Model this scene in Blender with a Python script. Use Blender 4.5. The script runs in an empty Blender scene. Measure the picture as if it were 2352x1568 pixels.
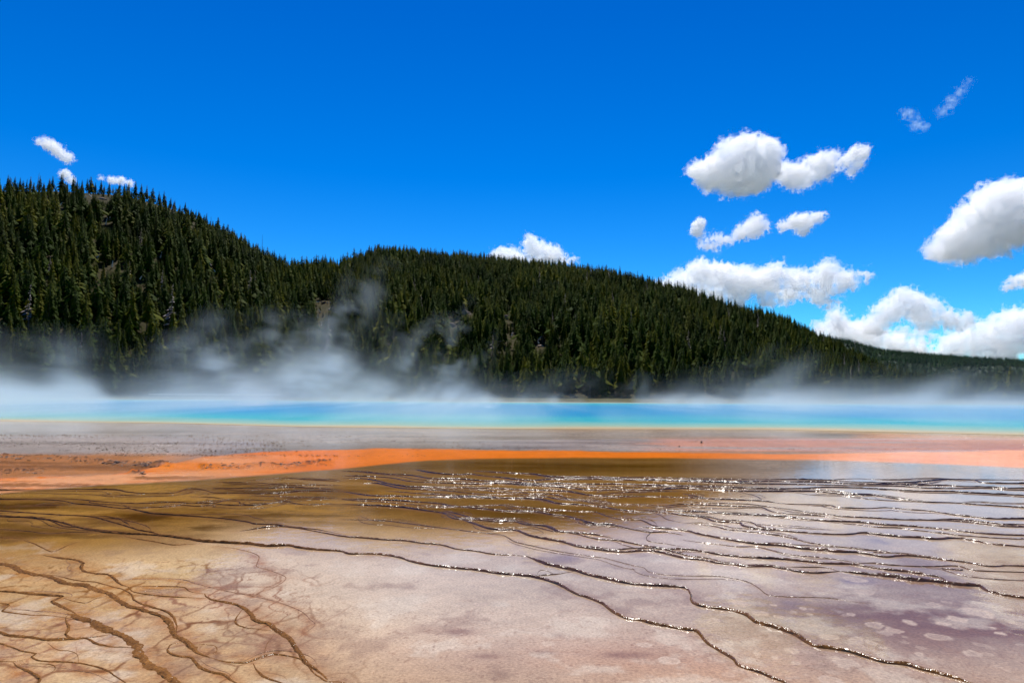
import bpy, bmesh, math, random
import numpy as np
from mathutils import Vector, Matrix

rng = np.random.default_rng(7)
random.seed(7)
scene = bpy.context.scene
C = scene.collection

# ------------------------------------------------------------------ camera
CAM_H = 1.9
FOC = 1568.0                     # focal length in pixels of the 2352 px wide tracing frame
PITCH, ROLL = math.radians(4.34), math.radians(0.243)
FW = np.array([0, math.cos(PITCH), math.sin(PITCH)])
U0 = np.array([0, -math.sin(PITCH), math.cos(PITCH)])
X0 = np.array([1.0, 0, 0])
RT = math.cos(ROLL) * X0 + math.sin(ROLL) * U0
UP = -math.sin(ROLL) * X0 + math.cos(ROLL) * U0
cam = bpy.data.cameras.new('camera')
cam.lens, cam.sensor_width, cam.clip_start, cam.clip_end = 24.0, 36.0, 0.1, 60000
cam_ob = bpy.data.objects.new('camera', cam)
C.objects.link(cam_ob)
M = Matrix.Identity(4)
for i in range(3):
    M[i][0], M[i][1], M[i][2] = RT[i], UP[i], -FW[i]
M[2][3] = CAM_H
cam_ob.matrix_world = M
scene.camera = cam_ob

# ------------------------------------------------------------------ sky, sun, exposure
SUN_EL, SUN_AZ = math.radians(62), math.radians(-2)     # azimuth measured from +Y towards +X
world = bpy.data.worlds.new('World')
scene.world = world
world.use_nodes = True
wn, wl = world.node_tree.nodes, world.node_tree.links
wn.clear()
sky = wn.new('ShaderNodeTexSky')
sky.sky_type = 'NISHITA'
sky.sun_disc = False
sky.sun_elevation = SUN_EL
sky.sun_rotation = SUN_AZ
sky.altitude = 2200
sky.air_density, sky.dust_density, sky.ozone_density = 1.0, 0.0, 3.0
hsv = wn.new('ShaderNodeHueSaturation')
hsv.inputs['Saturation'].default_value = 1.45
hsv.inputs['Value'].default_value = 1.0
gam = wn.new('ShaderNodeMix'); gam.data_type = 'RGBA'; gam.blend_type = 'MULTIPLY'
gam.inputs[0].default_value = 1.0
geo = wn.new('ShaderNodeTexCoord')
sxyz = wn.new('ShaderNodeSeparateXYZ')
wl.new(geo.outputs['Generated'], sxyz.inputs[0])
tint = wn.new('ShaderNodeValToRGB')
wl.new(sxyz.outputs[2], tint.inputs[0])
te = tint.color_ramp.elements
te[0].position, te[0].color = 0.0, (0.50, 1.22, 1.20, 1)
te[1].position, te[1].color = 0.5, (0.55, 0.80, 1.16, 1)
te.new(0.2).color = (0.50, 1.04, 1.25, 1)
wl.new(tint.outputs[0], gam.inputs[7])
bg = wn.new('ShaderNodeBackground')
bg.inputs['Strength'].default_value = 0.083
wo = wn.new('ShaderNodeOutputWorld')
wl.new(sky.outputs[0], hsv.inputs['Color'])
wl.new(hsv.outputs[0], gam.inputs[6])
wl.new(gam.outputs[2], bg.inputs['Color'])
wl.new(bg.outputs[0], wo.inputs['Surface'])

sl = bpy.data.lights.new('sun', 'SUN')
sl.energy, sl.angle, sl.color = 4.6, math.radians(0.53), (1.0, 0.945, 0.86)
sun = bpy.data.objects.new('sun', sl)
C.objects.link(sun)
SD = Vector((math.sin(SUN_AZ) * math.cos(SUN_EL), math.cos(SUN_AZ) * math.cos(SUN_EL), math.sin(SUN_EL)))
sun.rotation_euler = SD.to_track_quat('Z', 'Y').to_euler()
sun.location = (0, 0, 400)

vs = scene.view_settings
vs.view_transform, vs.look, vs.exposure, vs.gamma = 'Standard', 'None', 0.55, 1.0
vs.use_curve_mapping = False
cy = scene.cycles
cy.max_bounces, cy.diffuse_bounces, cy.glossy_bounces = 20, 10, 3
cy.transmission_bounces, cy.volume_bounces, cy.transparent_max_bounces = 10, 16, 16
cy.use_denoising = True
cy.denoising_input_passes = 'RGB_ALBEDO'
cy.sample_clamp_indirect = 8.0
cy.caustics_reflective = cy.caustics_refractive = False
cy.volume_step_rate = 1.0
cy.volume_max_steps = 512

# ------------------------------------------------------------------ helpers
def ray(px, py):
    d = FW * FOC + RT * (px - 1176.0) - UP * (py - 784.0)
    return d / np.linalg.norm(d)

def at(px, py):
    "the point of the flat ground seen at a traced photo position"
    d = ray(px, py)
    t = -CAM_H / d[2]
    return np.array([d[0] * t, d[1] * t])

def project(P):
    "traced photo position of world points (n,3)"
    q = P - np.array([0, 0, CAM_H])
    w = q @ FW
    return 1176 + FOC * (q @ RT) / w, 784 - FOC * (q @ UP) / w

def azel(px, py):
    d = ray(px, py)
    return math.atan2(d[0], d[1]), d[2] / math.hypot(d[0], d[1])

_lat = {}
def vnoise(p, seed):
    "smooth value noise in -1..1 at points (n,2|3)"
    p = np.asarray(p, float)
    k = p.shape[1]
    N = 32 if k == 3 else 256
    if (seed, k) not in _lat:
        _lat[(seed, k)] = np.random.default_rng(seed).uniform(-1, 1, (N,) * k).astype(np.float32)
    L = _lat[(seed, k)]
    i = np.floor(p).astype(np.int64)
    f = (p - i).astype(np.float32)
    f = f * f * (3 - 2 * f)
    out = np.zeros(len(p), np.float32)
    for c in range(2 ** k):
        w = np.ones(len(p), np.float32)
        ix = []
        for a in range(k):
            b = (c >> a) & 1
            w = w * (f[:, a] if b else 1 - f[:, a])
            ix.append((i[:, a] + b) % N)
        out += w * L[tuple(ix)]
    return out

def fbm(p, seed, octv=4, gain=0.5):
    p = np.asarray(p, float)
    s, a, t = 0, 1.0, 0
    for o in range(octv):
        s = s + a * vnoise(p * (2.03 ** o) + 7.3 * o, seed + o)
        t += a
        a *= gain
    return s / t

def ss(a, b, x):
    t = np.clip((x - a) / (b - a), 0, 1)
    return t * t * (3 - 2 * t)

def mesh_np(name, V, F, smooth=True):
    "mesh from arrays; F is (m,3) or (m,4)"
    me = bpy.data.meshes.new(name)
    V = np.ascontiguousarray(V, np.float32)
    F = np.ascontiguousarray(F, np.int32)
    k = F.shape[1]
    me.vertices.add(len(V)); me.vertices.foreach_set('co', V.ravel())
    me.loops.add(F.size); me.loops.foreach_set('vertex_index', F.ravel())
    me.polygons.add(len(F))
    me.polygons.foreach_set('loop_start', np.arange(0, F.size, k, dtype=np.int32))
    me.polygons.foreach_set('loop_total', np.full(len(F), k, np.int32))
    me.update(calc_edges=True)
    if smooth:
        me.polygons.foreach_set('use_smooth', np.ones(len(F), bool))
    return me

def attr_col(me, name, col):
    a = me.attributes.new(name, 'FLOAT_COLOR', 'POINT')
    c = np.ones((len(me.vertices), 4), np.float32)
    c[:, :3] = col
    a.data.foreach_set('color', c.ravel())

def attr_f(me, name, v):
    a = me.attributes.new(name, 'FLOAT', 'POINT')
    a.data.foreach_set('value', np.ascontiguousarray(v, np.float32))

def grid_faces(nr, nc):
    i = np.arange(nr - 1)[:, None] * nc + np.arange(nc - 1)[None, :]
    i = i.ravel()
    return np.stack([i, i + 1, i + nc + 1, i + nc], 1)

def obj(name, me, mat=None, parent=None, loc=None):
    o = bpy.data.objects.new(name, me)
    C.objects.link(o)
    if mat is not None:
        me.materials.append(mat)
    if parent is not None:
        o.parent = parent
    if loc is not None:
        o.location = loc
    return o

def tag(o, label=None, cat=None, group=None, kind=None):
    for k, v in (('label', label), ('category', cat), ('group', group), ('kind', kind)):
        if v:
            o[k] = v
    return o

def thing(name, label, cat, loc=(0, 0, 0), group=None, rz=0.0):
    o = bpy.data.objects.new(name, None)
    C.objects.link(o)
    o.location = loc
    o.rotation_euler = (0, 0, rz)
    return tag(o, label, cat, group)

def new_mat(name):
    m = bpy.data.materials.new(name)
    m.use_nodes = True
    n, l = m.node_tree.nodes, m.node_tree.links
    n.clear()
    out = n.new('ShaderNodeOutputMaterial')
    return m, n, l, out

def principled(n, l, out, **kw):
    b = n.new('ShaderNodeBsdfPrincipled')
    for k, v in kw.items():
        b.inputs[k.replace('_', ' ')].default_value = v
    l.new(b.outputs[0], out.inputs['Surface'])
    return b

def mixc(n, l, fac, a, b, mode='MIX'):
    m = n.new('ShaderNodeMix'); m.data_type = 'RGBA'; m.blend_type = mode
    for s, v in ((0, fac), (6, a), (7, b)):
        if isinstance(v, bpy.types.NodeSocket):
            l.new(v, m.inputs[s])
        else:
            m.inputs[s].default_value = v if s == 0 else (*v, 1)
    return m.outputs[2]

def ntex(n, l, scale, detail=4, rough=0.5, vec=None, dist=0.0):
    t = n.new('ShaderNodeTexNoise')
    t.inputs['Scale'].default_value = scale
    t.inputs['Detail'].default_value = detail
    t.inputs['Roughness'].default_value = rough
    t.inputs['Distortion'].default_value = dist
    if vec is not None:
        l.new(vec, t.inputs['Vector'])
    return t.outputs['Fac']

def ramp(n, l, fac, stops):
    r = n.new('ShaderNodeValToRGB')
    l.new(fac, r.inputs[0])
    e = r.color_ramp.elements
    while len(e) < len(stops):
        e.new(0.5)
    for x, (p, c) in zip(e, stops):
        x.position = p
        x.color = (*c, 1) if len(c) == 3 else c
    return r.outputs[0]

def math_n(n, l, op, a, b=0.0):
    m = n.new('ShaderNodeMath'); m.operation = op
    for i, v in enumerate((a, b)):
        if isinstance(v, bpy.types.NodeSocket):
            l.new(v, m.inputs[i])
        else:
            m.inputs[i].default_value = v
    return m.outputs[0]

# ------------------------------------------------------------------ terrace rims traced on the ground
# tile offsets: zoomed pixels / 3 + offset = traced position
TL = {'A': (0, 1166), 'B': (784, 1166), 'D': (1568, 1166), 'U': (0, 891.7), 'V': (784, 891.7), 'W': (1568, 891.7)}
RIMS = """
A 16 0,60 230,70 430,105 560,140 700,165 850,180 1000,185 1130,195 1290,215 1420,235 1600,245 1720,250 1830,265 1990,260 2060,275 2200,290 2352,300 B 60,318 200,318 300,325 400,345 480,370 600,395 760,412 940,430 1090,455 1230,465 1380,490 1500,530 1620,595 1700,620 1800,660 1880,720 1960,760 2060,775 2150,800 2352,835 D 90,848 130,880 170,930 260,985 350,1040 380,1080 440,1105 540,1135 620,1170 700,1200 760,1240 900,1300
A 9 395,50 540,55 650,65 760,95 880,130 960,155 1050,170 1130,190
A 34 0,385 70,395 110,412 140,435 230,460 300,464 350,474 420,505 500,525 590,532 660,562 760,592 830,650 900,680 990,705 1100,745 1170,795 1200,870 1270,920 1350,985 1450,1030
A 16 1450,1030 1560,1060 1690,1065 1760,1040 1850,1010 1960,1015 2060,1040 2120,1080 2160,1130 2210,1170 2260,1195 2352,1200 2500,1240
A 20 300,325 400,345 500,358 570,380 558,410 580,435 640,450 740,460 790,490 820,520 880,545
A 14 880,545 1000,540 1150,540 1270,548 1310,575 1400,590
A 30 1400,590 1440,622 1560,648 1640,672 1720,715 1760,770 1850,800 1900,840 1990,900 2020,945 2070,1005 2110,1070 2200,1125 2260,1180
A 14 880,545 930,580 1060,600 1200,612 1420,622
A 6 780,480 920,492 1150,487 1270,497 1350,520 1500,560 1650,590 1800,620 1950,660 2080,715 2140,770 2170,800 2130,840 2060,890
A 22 -200,560 0,573 80,578 200,592 330,602 425,612 365,645 400,670 480,700 540,740
A 60 480,725 560,765 640,795 720,835 760,850 870,915 930,950 980,1020 1030,1080 1110,1130 1180,1180 1260,1240 1350,1300
A 8 430,615 500,640 590,655 660,625 740,605
A 14 -200,640 0,655 60,665 30,695 20,712 90,722 200,735 330,740 430,752 520,772
A 18 -200,820 0,860 60,880 200,892 310,905 420,905 560,900 640,890 760,870
A 16 -200,890 0,935 60,955 150,985 240,1005 220,1030 280,1055 400,1060 540,1067 660,1092 740,1122 790,1160 860,1200 920,1260
A 14 -150,1050 0,1052 90,1056 160,1046 220,1032
A 24 90,1062 130,1095 200,1122 250,1150 270,1180 245,1215 150,1280
A 14 1270,925 1175,940 1160,990 1230,1020 1320,1032 1370,1090 1450,1130 1540,1150 1600,1190 1700,1250
A 18 1740,1070 1780,1130 1860,1180 1940,1206 2050,1270
A 7 1890,870 1840,940 1820,1005
A 12 1280,900 1330,940 1400,940 1480,950 1490,990 1430,1010
A 7 320,925 390,975 480,985 530,1010 540,1060
A 6 520,930 530,1000
A 6 1500,265 1650,285 1780,330 1770,400 1860,430 1970,480 1900,540 1780,590
A 8 860,195 950,215 1080,235 1190,255 1300,250 1400,242
A 10 160,212 180,228 245,250 350,300 400,290 470,255 540,235
A 10 0,205 90,207 160,212
B 9 -700,160 -400,130 0,195 120,205 290,220 440,228 560,245 680,255 800,285 930,300 1040,320 1180,325 1270,332
B 18 1270,332 1400,385 1490,405 1600,430 1700,460 1850,495 1970,520 2120,535 2352,550 D 50,590 60,640 100,670 200,690 330,705 440,740 510,790 620,820 720,850 790,880 850,920 920,955 1040,970 1150,990 1260,1025 1400,1065 1540,1080 1640,1110 1760,1140 1900,1180 1990,1210 2200,1270
B 10 1280,470 1420,462 1500,455 1600,437
B 5 0,80 200,85 330,92 520,118 700,140 900,165 1100,185 1200,235 1330,265 1500,300 1700,330 1830,350 2000,395 2080,410 2120,440 2220,460 2352,468 D 220,470 340,485 450,510 520,550 590,600 720,612 1000,620 1200,650 1300,655
B 14 830,80 930,115 1020,145 1100,152 1200,155 1290,190 1400,215 1520,235 1620,265 1750,285 1850,300 1950,305 2080,298 2180,305 2352,345 D 140,360 230,380 340,390 440,405 600,405 700,420 800,440 930,450 1080,435
D 22 1080,437 1200,450 1350,465 1480,480 1600,500 1720,505 1840,525 1950,535 2040,542 2100,570 2200,600 2300,615 2500,640
D 8 620,403 800,408 980,412 1080,437
B 13 1230,110 1330,130 1450,160 1600,178 1760,215 1900,225 2000,245 2120,265 2240,285 2352,285 D 130,300 240,320 360,335 500,345 680,355 850,370 980,385 1160,390 1250,405 1400,425 1540,440 1700,465 1780,480 1820,502
D 9 1160,387 1300,380 1450,395 1680,405 1880,400 1980,425 2060,435 2352,445 2500,455
B 8 1540,70 1640,80 1700,110 1850,120 1960,140 2120,165 2105,200 2120,230 2250,250 2352,267
D 6 0,220 130,240 240,250 380,268 500,268 600,290 700,315 800,330 980,345 1160,370 1250,382
D 15 -300,130 0,155 110,180 260,210 400,235 540,255 680,262 800,280 980,295 1060,305 1200,310 1300,325 1400,340 1540,330 1700,345 1820,360 1980,380 2120,405 2250,400 2500,410
D 7 0,105 130,115 230,130 310,150 500,170 620,185 740,205 870,240 1000,260 1130,275 1260,290 1400,300 1540,328
D 12 -300,10 0,50 150,70 230,95 390,105 420,125 540,148 700,160 800,170 980,182 1130,185 1240,175 1350,185 1500,200 1650,208 1740,218 1880,210 2000,225 2130,250 2352,270 2500,285
D 10 -200,10 0,25 170,30 330,45 600,55 800,72 1000,92 1200,100 1400,118 1600,130 1780,145 1950,165 2120,182 2352,192 2500,200
D 9 720,10 900,35 1020,48 1100,60 1300,70 1500,82 1700,85 1920,95 2100,115 2240,130 2500,140
V 7 900,568 1060,578 1180,585 1300,590 1400,602 1500,610 1650,612 1770,612 1900,615 2100,612 2200,615 2352,620 W 200,624 420,628 700,628 980,632 1200,645 1400,650 1560,648 1680,640 1800,630 2000,632 2060,648 2200,655 2500,658
W 4 980,632 1200,622 1400,632 1560,630 1750,622 1960,628 2160,630 2500,634
V 8 510,560 610,580 700,590 800,595 900,592 1000,605 1100,615 1200,628 1320,635 1450,628 1560,630 1650,628 1800,625 2100,632 2352,640 W 300,650 520,660 800,662 1050,668 1250,672 1500,675 1680,688 1900,690 2100,688 2250,700 2500,705
W 4 1500,672 1600,665 1700,668 1820,680
V 8 0,570 150,575 300,590 480,600 620,622 800,625 900,632 1020,640 1150,640 1300,655 1500,655 1680,662 1900,660 2352,672 W 180,672 420,682 680,690 820,690 1000,682 1250,688 1400,695 1600,708 1850,712 2000,722 2352,738 2500,745
V 8 0,602 200,608 350,618 470,640 640,650 760,655 900,660 1000,658 1120,655 1250,665 1430,675 1600,690 1700,700 1900,698 2150,700 2352,690 W 200,700 420,710 680,712 900,712 1060,725 1200,735 1320,738 1480,762 1600,775 1690,785 1880,790 2000,800 2250,815 2500,835
W 4 750,715 900,735 1100,742 1300,765 1460,775 1680,785
W 4 1880,790 2050,785 2200,795 2500,800
V 8 0,620 180,625 380,668 520,678 700,680 900,685 1060,690 1200,698 1300,700 1430,705 1570,712 1700,735 1870,745 2100,745 2352,752 W 200,762 400,770 560,778 700,795 860,800 1010,805 1070,820 1260,828 1400,822 1560,835 1700,845 1860,870 2000,885 2150,900 2500,902
V 7 140,655 250,655 420,690 600,700 720,705 860,720 1000,730 1150,730 1280,740 1400,745 1500,765 1650,772 1760,780 1900,795 2100,800 2200,812 2352,800 W 200,806 420,815 540,820 620,850 760,868 900,875 1000,885 1100,900
V 8 0,708 200,740 360,742 520,748 700,748 860,748 1000,752 1120,755 1300,758 1400,770 1500,795 1620,800 1720,810 1830,822 1900,835 2080,855 2180,865 2240,900 2300,915 2352,925
V 9 0,760 150,765 300,770 500,782 680,795 760,810 960,828 1100,843 1200,848 1330,850 1450,870 1540,878 1640,905 1740,930 1860,938 1960,962 2120,990 2240,990 2352,1010
V 10 0,798 150,805 300,812 420,820 560,840 700,860 780,898 930,905 1070,918 1190,918 1260,935 1400,950 1500,985 1620,995 1760,1010 1870,1032
V 7 1030,800 1200,815 1350,828 1500,838 1650,848 1750,852 1830,880 1940,905 2060,908 2150,945 2250,965 2352,980
V 7 700,840 850,878 930,905
V 7 820,900 950,940 1030,965 1200,978 1290,1005 1350,1025
V 5 130,880 220,910 340,915 520,935 700,960 900,985 1050,1005 1120,1020
V 6 300,705 480,720 620,730 780,738 940,742 1080,744
V 6 500,815 700,818 900,812 1050,806 1200,795
V 5 1750,735 1900,720 2100,712 2350,708
U 7 -200,690 0,700 720,697 880,715 1000,725 1100,725 1200,722 1300,692 1400,700 1480,720 1600,722 1700,725 1860,725 2000,715 2100,705 2352,710
U 8 -200,755 30,765 220,766 420,775 520,795 640,805 710,812 840,828 900,830 1040,860 1250,876 1420,888 1560,900 1700,920 1760,935 1900,940 2000,955 2200,975 2352,1005
U 6 680,732 820,733 900,735 1000,726
U 7 450,762 540,765 680,780 900,793 1000,793 1130,787 1230,785 1340,795
U 6 100,812 230,808 420,803 520,795
U 8 900,828 950,828 1040,820 1120,818 1260,806 1360,812 1500,800 1600,806 1760,806 1880,790 1960,782 2080,800 2160,802 2260,796 2352,798
U 7 1340,795 1480,790 1570,768 1680,768 1740,768 1820,773 1960,775 2100,778
U 7 1320,748 1440,750 1570,765
U 7 1480,648 1560,648 1670,650 1780,652 1900,662 2060,668 2180,665 2352,668
U 6 1460,685 1570,690 1720,690 1860,690 2000,684 2200,690 2352,698
U 6 1700,632 1780,632 1920,618 2000,618 2100,628 2230,635 2352,640
U 6 1940,750 2050,752 2200,752 2352,758
U 6 1700,738 1900,745 2100,742
U 6 0,880 230,892 330,905 440,950 560,960 700,978 870,990
U 6 0,845 150,855 400,872 540,878 620,882 700,892
U 5 0,970 200,985 330,1000 500,990 700,995
W 6 0,725 150,755 260,772
W 4 370,710 500,740 560,778
W 5 0,778 150,788 380,795 480,800 620,820 740,832 860,850 1000,870 1100,884
W 6 0,830 150,850 330,860 500,868 700,885 850,902 1000,915
W 4 40,845 100,870 160,885
W 5 380,925 500,935 640,945 760,960 900,968 1040,975
"""
def parse_rims():
    out = []
    for line in RIMS.strip().splitlines():
        tok = line.split()
        w, tile, pts = None, tok[0], []
        for t in tok[1:]:
            if t in TL:
                tile = t
            elif w is None:
                w = float(t)
            else:
                x, y = map(float, t.split(','))
                pts.append((TL[tile][0] + x / 3, TL[tile][1] + y / 3))
        if pts[-1][0] > 2340:                              # rims run on beyond the frame
            sl_ = np.clip((pts[-1][1] - pts[-3][1]) / (pts[-1][0] - pts[-3][0]), -0.02, 0.12)
            pts += [(pts[-1][0] + d_, pts[-1][1] + sl_ * d_ + e_) for d_, e_ in ((160, 3), (330, -2), (520, 4))]
        if pts[0][0] <= 0:
            sl_ = np.clip((pts[2][1] - pts[0][1]) / (pts[2][0] - pts[0][0]), -0.02, 0.12)
            pts = [(pts[0][0] - d_, pts[0][1] - sl_ * d_ + e_) for d_, e_ in ((480, 4), (300, -3), (140, 2))] + pts
        out.append((w / 3, np.array(pts)))
    return out

def catmull(P, n=8):
    P = np.vstack([2 * P[0] - P[1], P, 2 * P[-1] - P[-2]])
    out = []
    t = np.linspace(0, 1, n, endpoint=False)[:, None]
    for i in range(1, len(P) - 2):
        a, b, c, d = P[i - 1], P[i], P[i + 1], P[i + 2]
        out.append(0.5 * (2 * b + (c - a) * t + (2 * a - 5 * b + 4 * c - d) * t ** 2 + (3 * b - a - 3 * c + d) * t ** 3))
    out.append(P[-2][None])
    return np.vstack(out)

RIM = []                          # (world polyline (n,2), apparent width, mean photo position)
for w, P in parse_rims():
    Q = catmull(P, 10)
    G = np.array([at(x, y) for x, y in Q])
    RIM.append((G, w, P[(P[:, 0] > -80) & (P[:, 0] < 2440)].mean(0)))

def braid():
    rb = np.random.default_rng(77)
    add = []
    for G, w, mp in RIM:
        near_left = mp[0] < 830 and mp[1] > 1230
        far_ = mp[1] < 1215
        L = np.linalg.norm(np.diff(G, axis=0), axis=1).sum()
        for k in range(1 if near_left and w > 4 else 2 if far_ else 1 if mp[0] > 1250 and mp[1] < 1335 else 0):
            n = len(G)
            ln = max(8, int(n * rb.uniform(0.25, 0.6)))
            i = rb.integers(0, max(1, n - ln))
            P = G[i:i + ln]
            d = np.linalg.norm(P, axis=1)
            t = np.gradient(P, axis=0); t /= np.linalg.norm(t, axis=1)[:, None] + 1e-9
            nr = np.stack([-t[:, 1], t[:, 0]], 1)
            u = np.linspace(0, 1, len(P))
            s_ = np.concatenate([[0], np.cumsum(np.linalg.norm(np.diff(P, axis=0), axis=1))])
            amp = (rb.uniform(1.2, 3.0) * w * d / FOC + 0.05) if near_left else rb.uniform(0.10, 0.42) * (d / 12.0)
            sg = rb.choice([-1, 1])
            wob = 1 + 0.7 * fbm(np.stack([s_ * 1.4, np.full_like(s_, rb.uniform(0, 90))], 1), 191, 3)
            off = sg * amp * np.sin(np.pi * u) ** 0.6 * wob
            ww = max(1.0, w * rb.uniform(0.2, 0.45)) if near_left else w * rb.uniform(0.35, 0.7)
            add.append((P + nr * off[:, None], ww, mp))
    RIM.extend(add)
braid()

def resample(G, ds):
    s = np.concatenate([[0], np.cumsum(np.linalg.norm(np.diff(G, axis=0), axis=1))])
    n = max(3, int(s[-1] / ds))
    u = np.linspace(0, s[-1], n)
    return np.stack([np.interp(u, s, G[:, 0]), np.interp(u, s, G[:, 1])], 1), u

def wet_coat(b, rough=0.03, w=1.0):
    b.inputs['Coat Weight'].default_value = w
    b.inputs['Coat IOR'].default_value = 1.33
    b.inputs['Coat Roughness'].default_value = rough
    b.inputs['Specular IOR Level'].default_value = 0.0
    b.inputs['Roughness'].default_value = 0.8

def bump(n, l, h, strength, dist):
    b = n.new('ShaderNodeBump')
    b.inputs['Strength'].default_value = strength if not isinstance(strength, bpy.types.NodeSocket) else 1
    if isinstance(strength, bpy.types.NodeSocket):
        l.new(strength, b.inputs['Strength'])
    b.inputs['Distance'].default_value = dist
    l.new(h, b.inputs['Height'])
    return b.outputs[0]

# ------------------------------------------------------------------ the ground sheet
def ground_grid():
    az_in = np.linspace(math.radians(-44), math.radians(44), 1500)
    az_out = np.linspace(math.radians(46), math.radians(314), 90)
    az = np.concatenate([az_in, az_out, [az_in[0] + 2 * math.pi]])
    inv = np.concatenate([np.linspace(1 / 3.2, 1 / 55.0, 480), np.linspace(1 / 57.0, 1 / 220.0, 60)])
    r = np.concatenate([[0.05, 1.5], 1 / inv, [260, 330, 450, 700, 1200, 2500, 6000, 15000]])
    return az, r

def curve_y(pts, X):
    p = np.array(pts, float)
    return np.interp(X, p[:, 0], p[:, 1])

POOL_NEAR = [(-900, 955), (0, 967), (400, 972), (700, 980), (1176, 985), (1750, 986), (2050, 992), (2352, 999), (3300, 1022)]
POOL_FAR = [(-900, 909), (0, 916.5), (450, 917.5), (1100, 923), (1750, 926), (2352, 929), (3300, 932)]
OR_TOP = [(-600, 1106), (0, 1098), (133, 1093), (267, 1088), (333, 1078), (400, 1062), (467, 1048), (600, 1037), (784, 1032), (884, 1029), (984, 1031), (1117, 1033), (1568, 1039), (1868, 1041.7), (2101, 1038), (2352, 1032), (3000, 1022)]
OR_BOT = [(-600, 1170), (0, 1132), (107, 1122), (233, 1113), (333, 1108), (467, 1100), (600, 1090), (700, 1082), (784, 1076), (884, 1065), (984, 1057), (1084, 1053), (1317, 1051), (1568, 1052), (1868, 1056), (2068, 1062), (2352, 1074), (3000, 1110)]

def lerp(a, b, f):
    return a + (np.asarray(b, np.float32) - a) * f[:, None]

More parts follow.
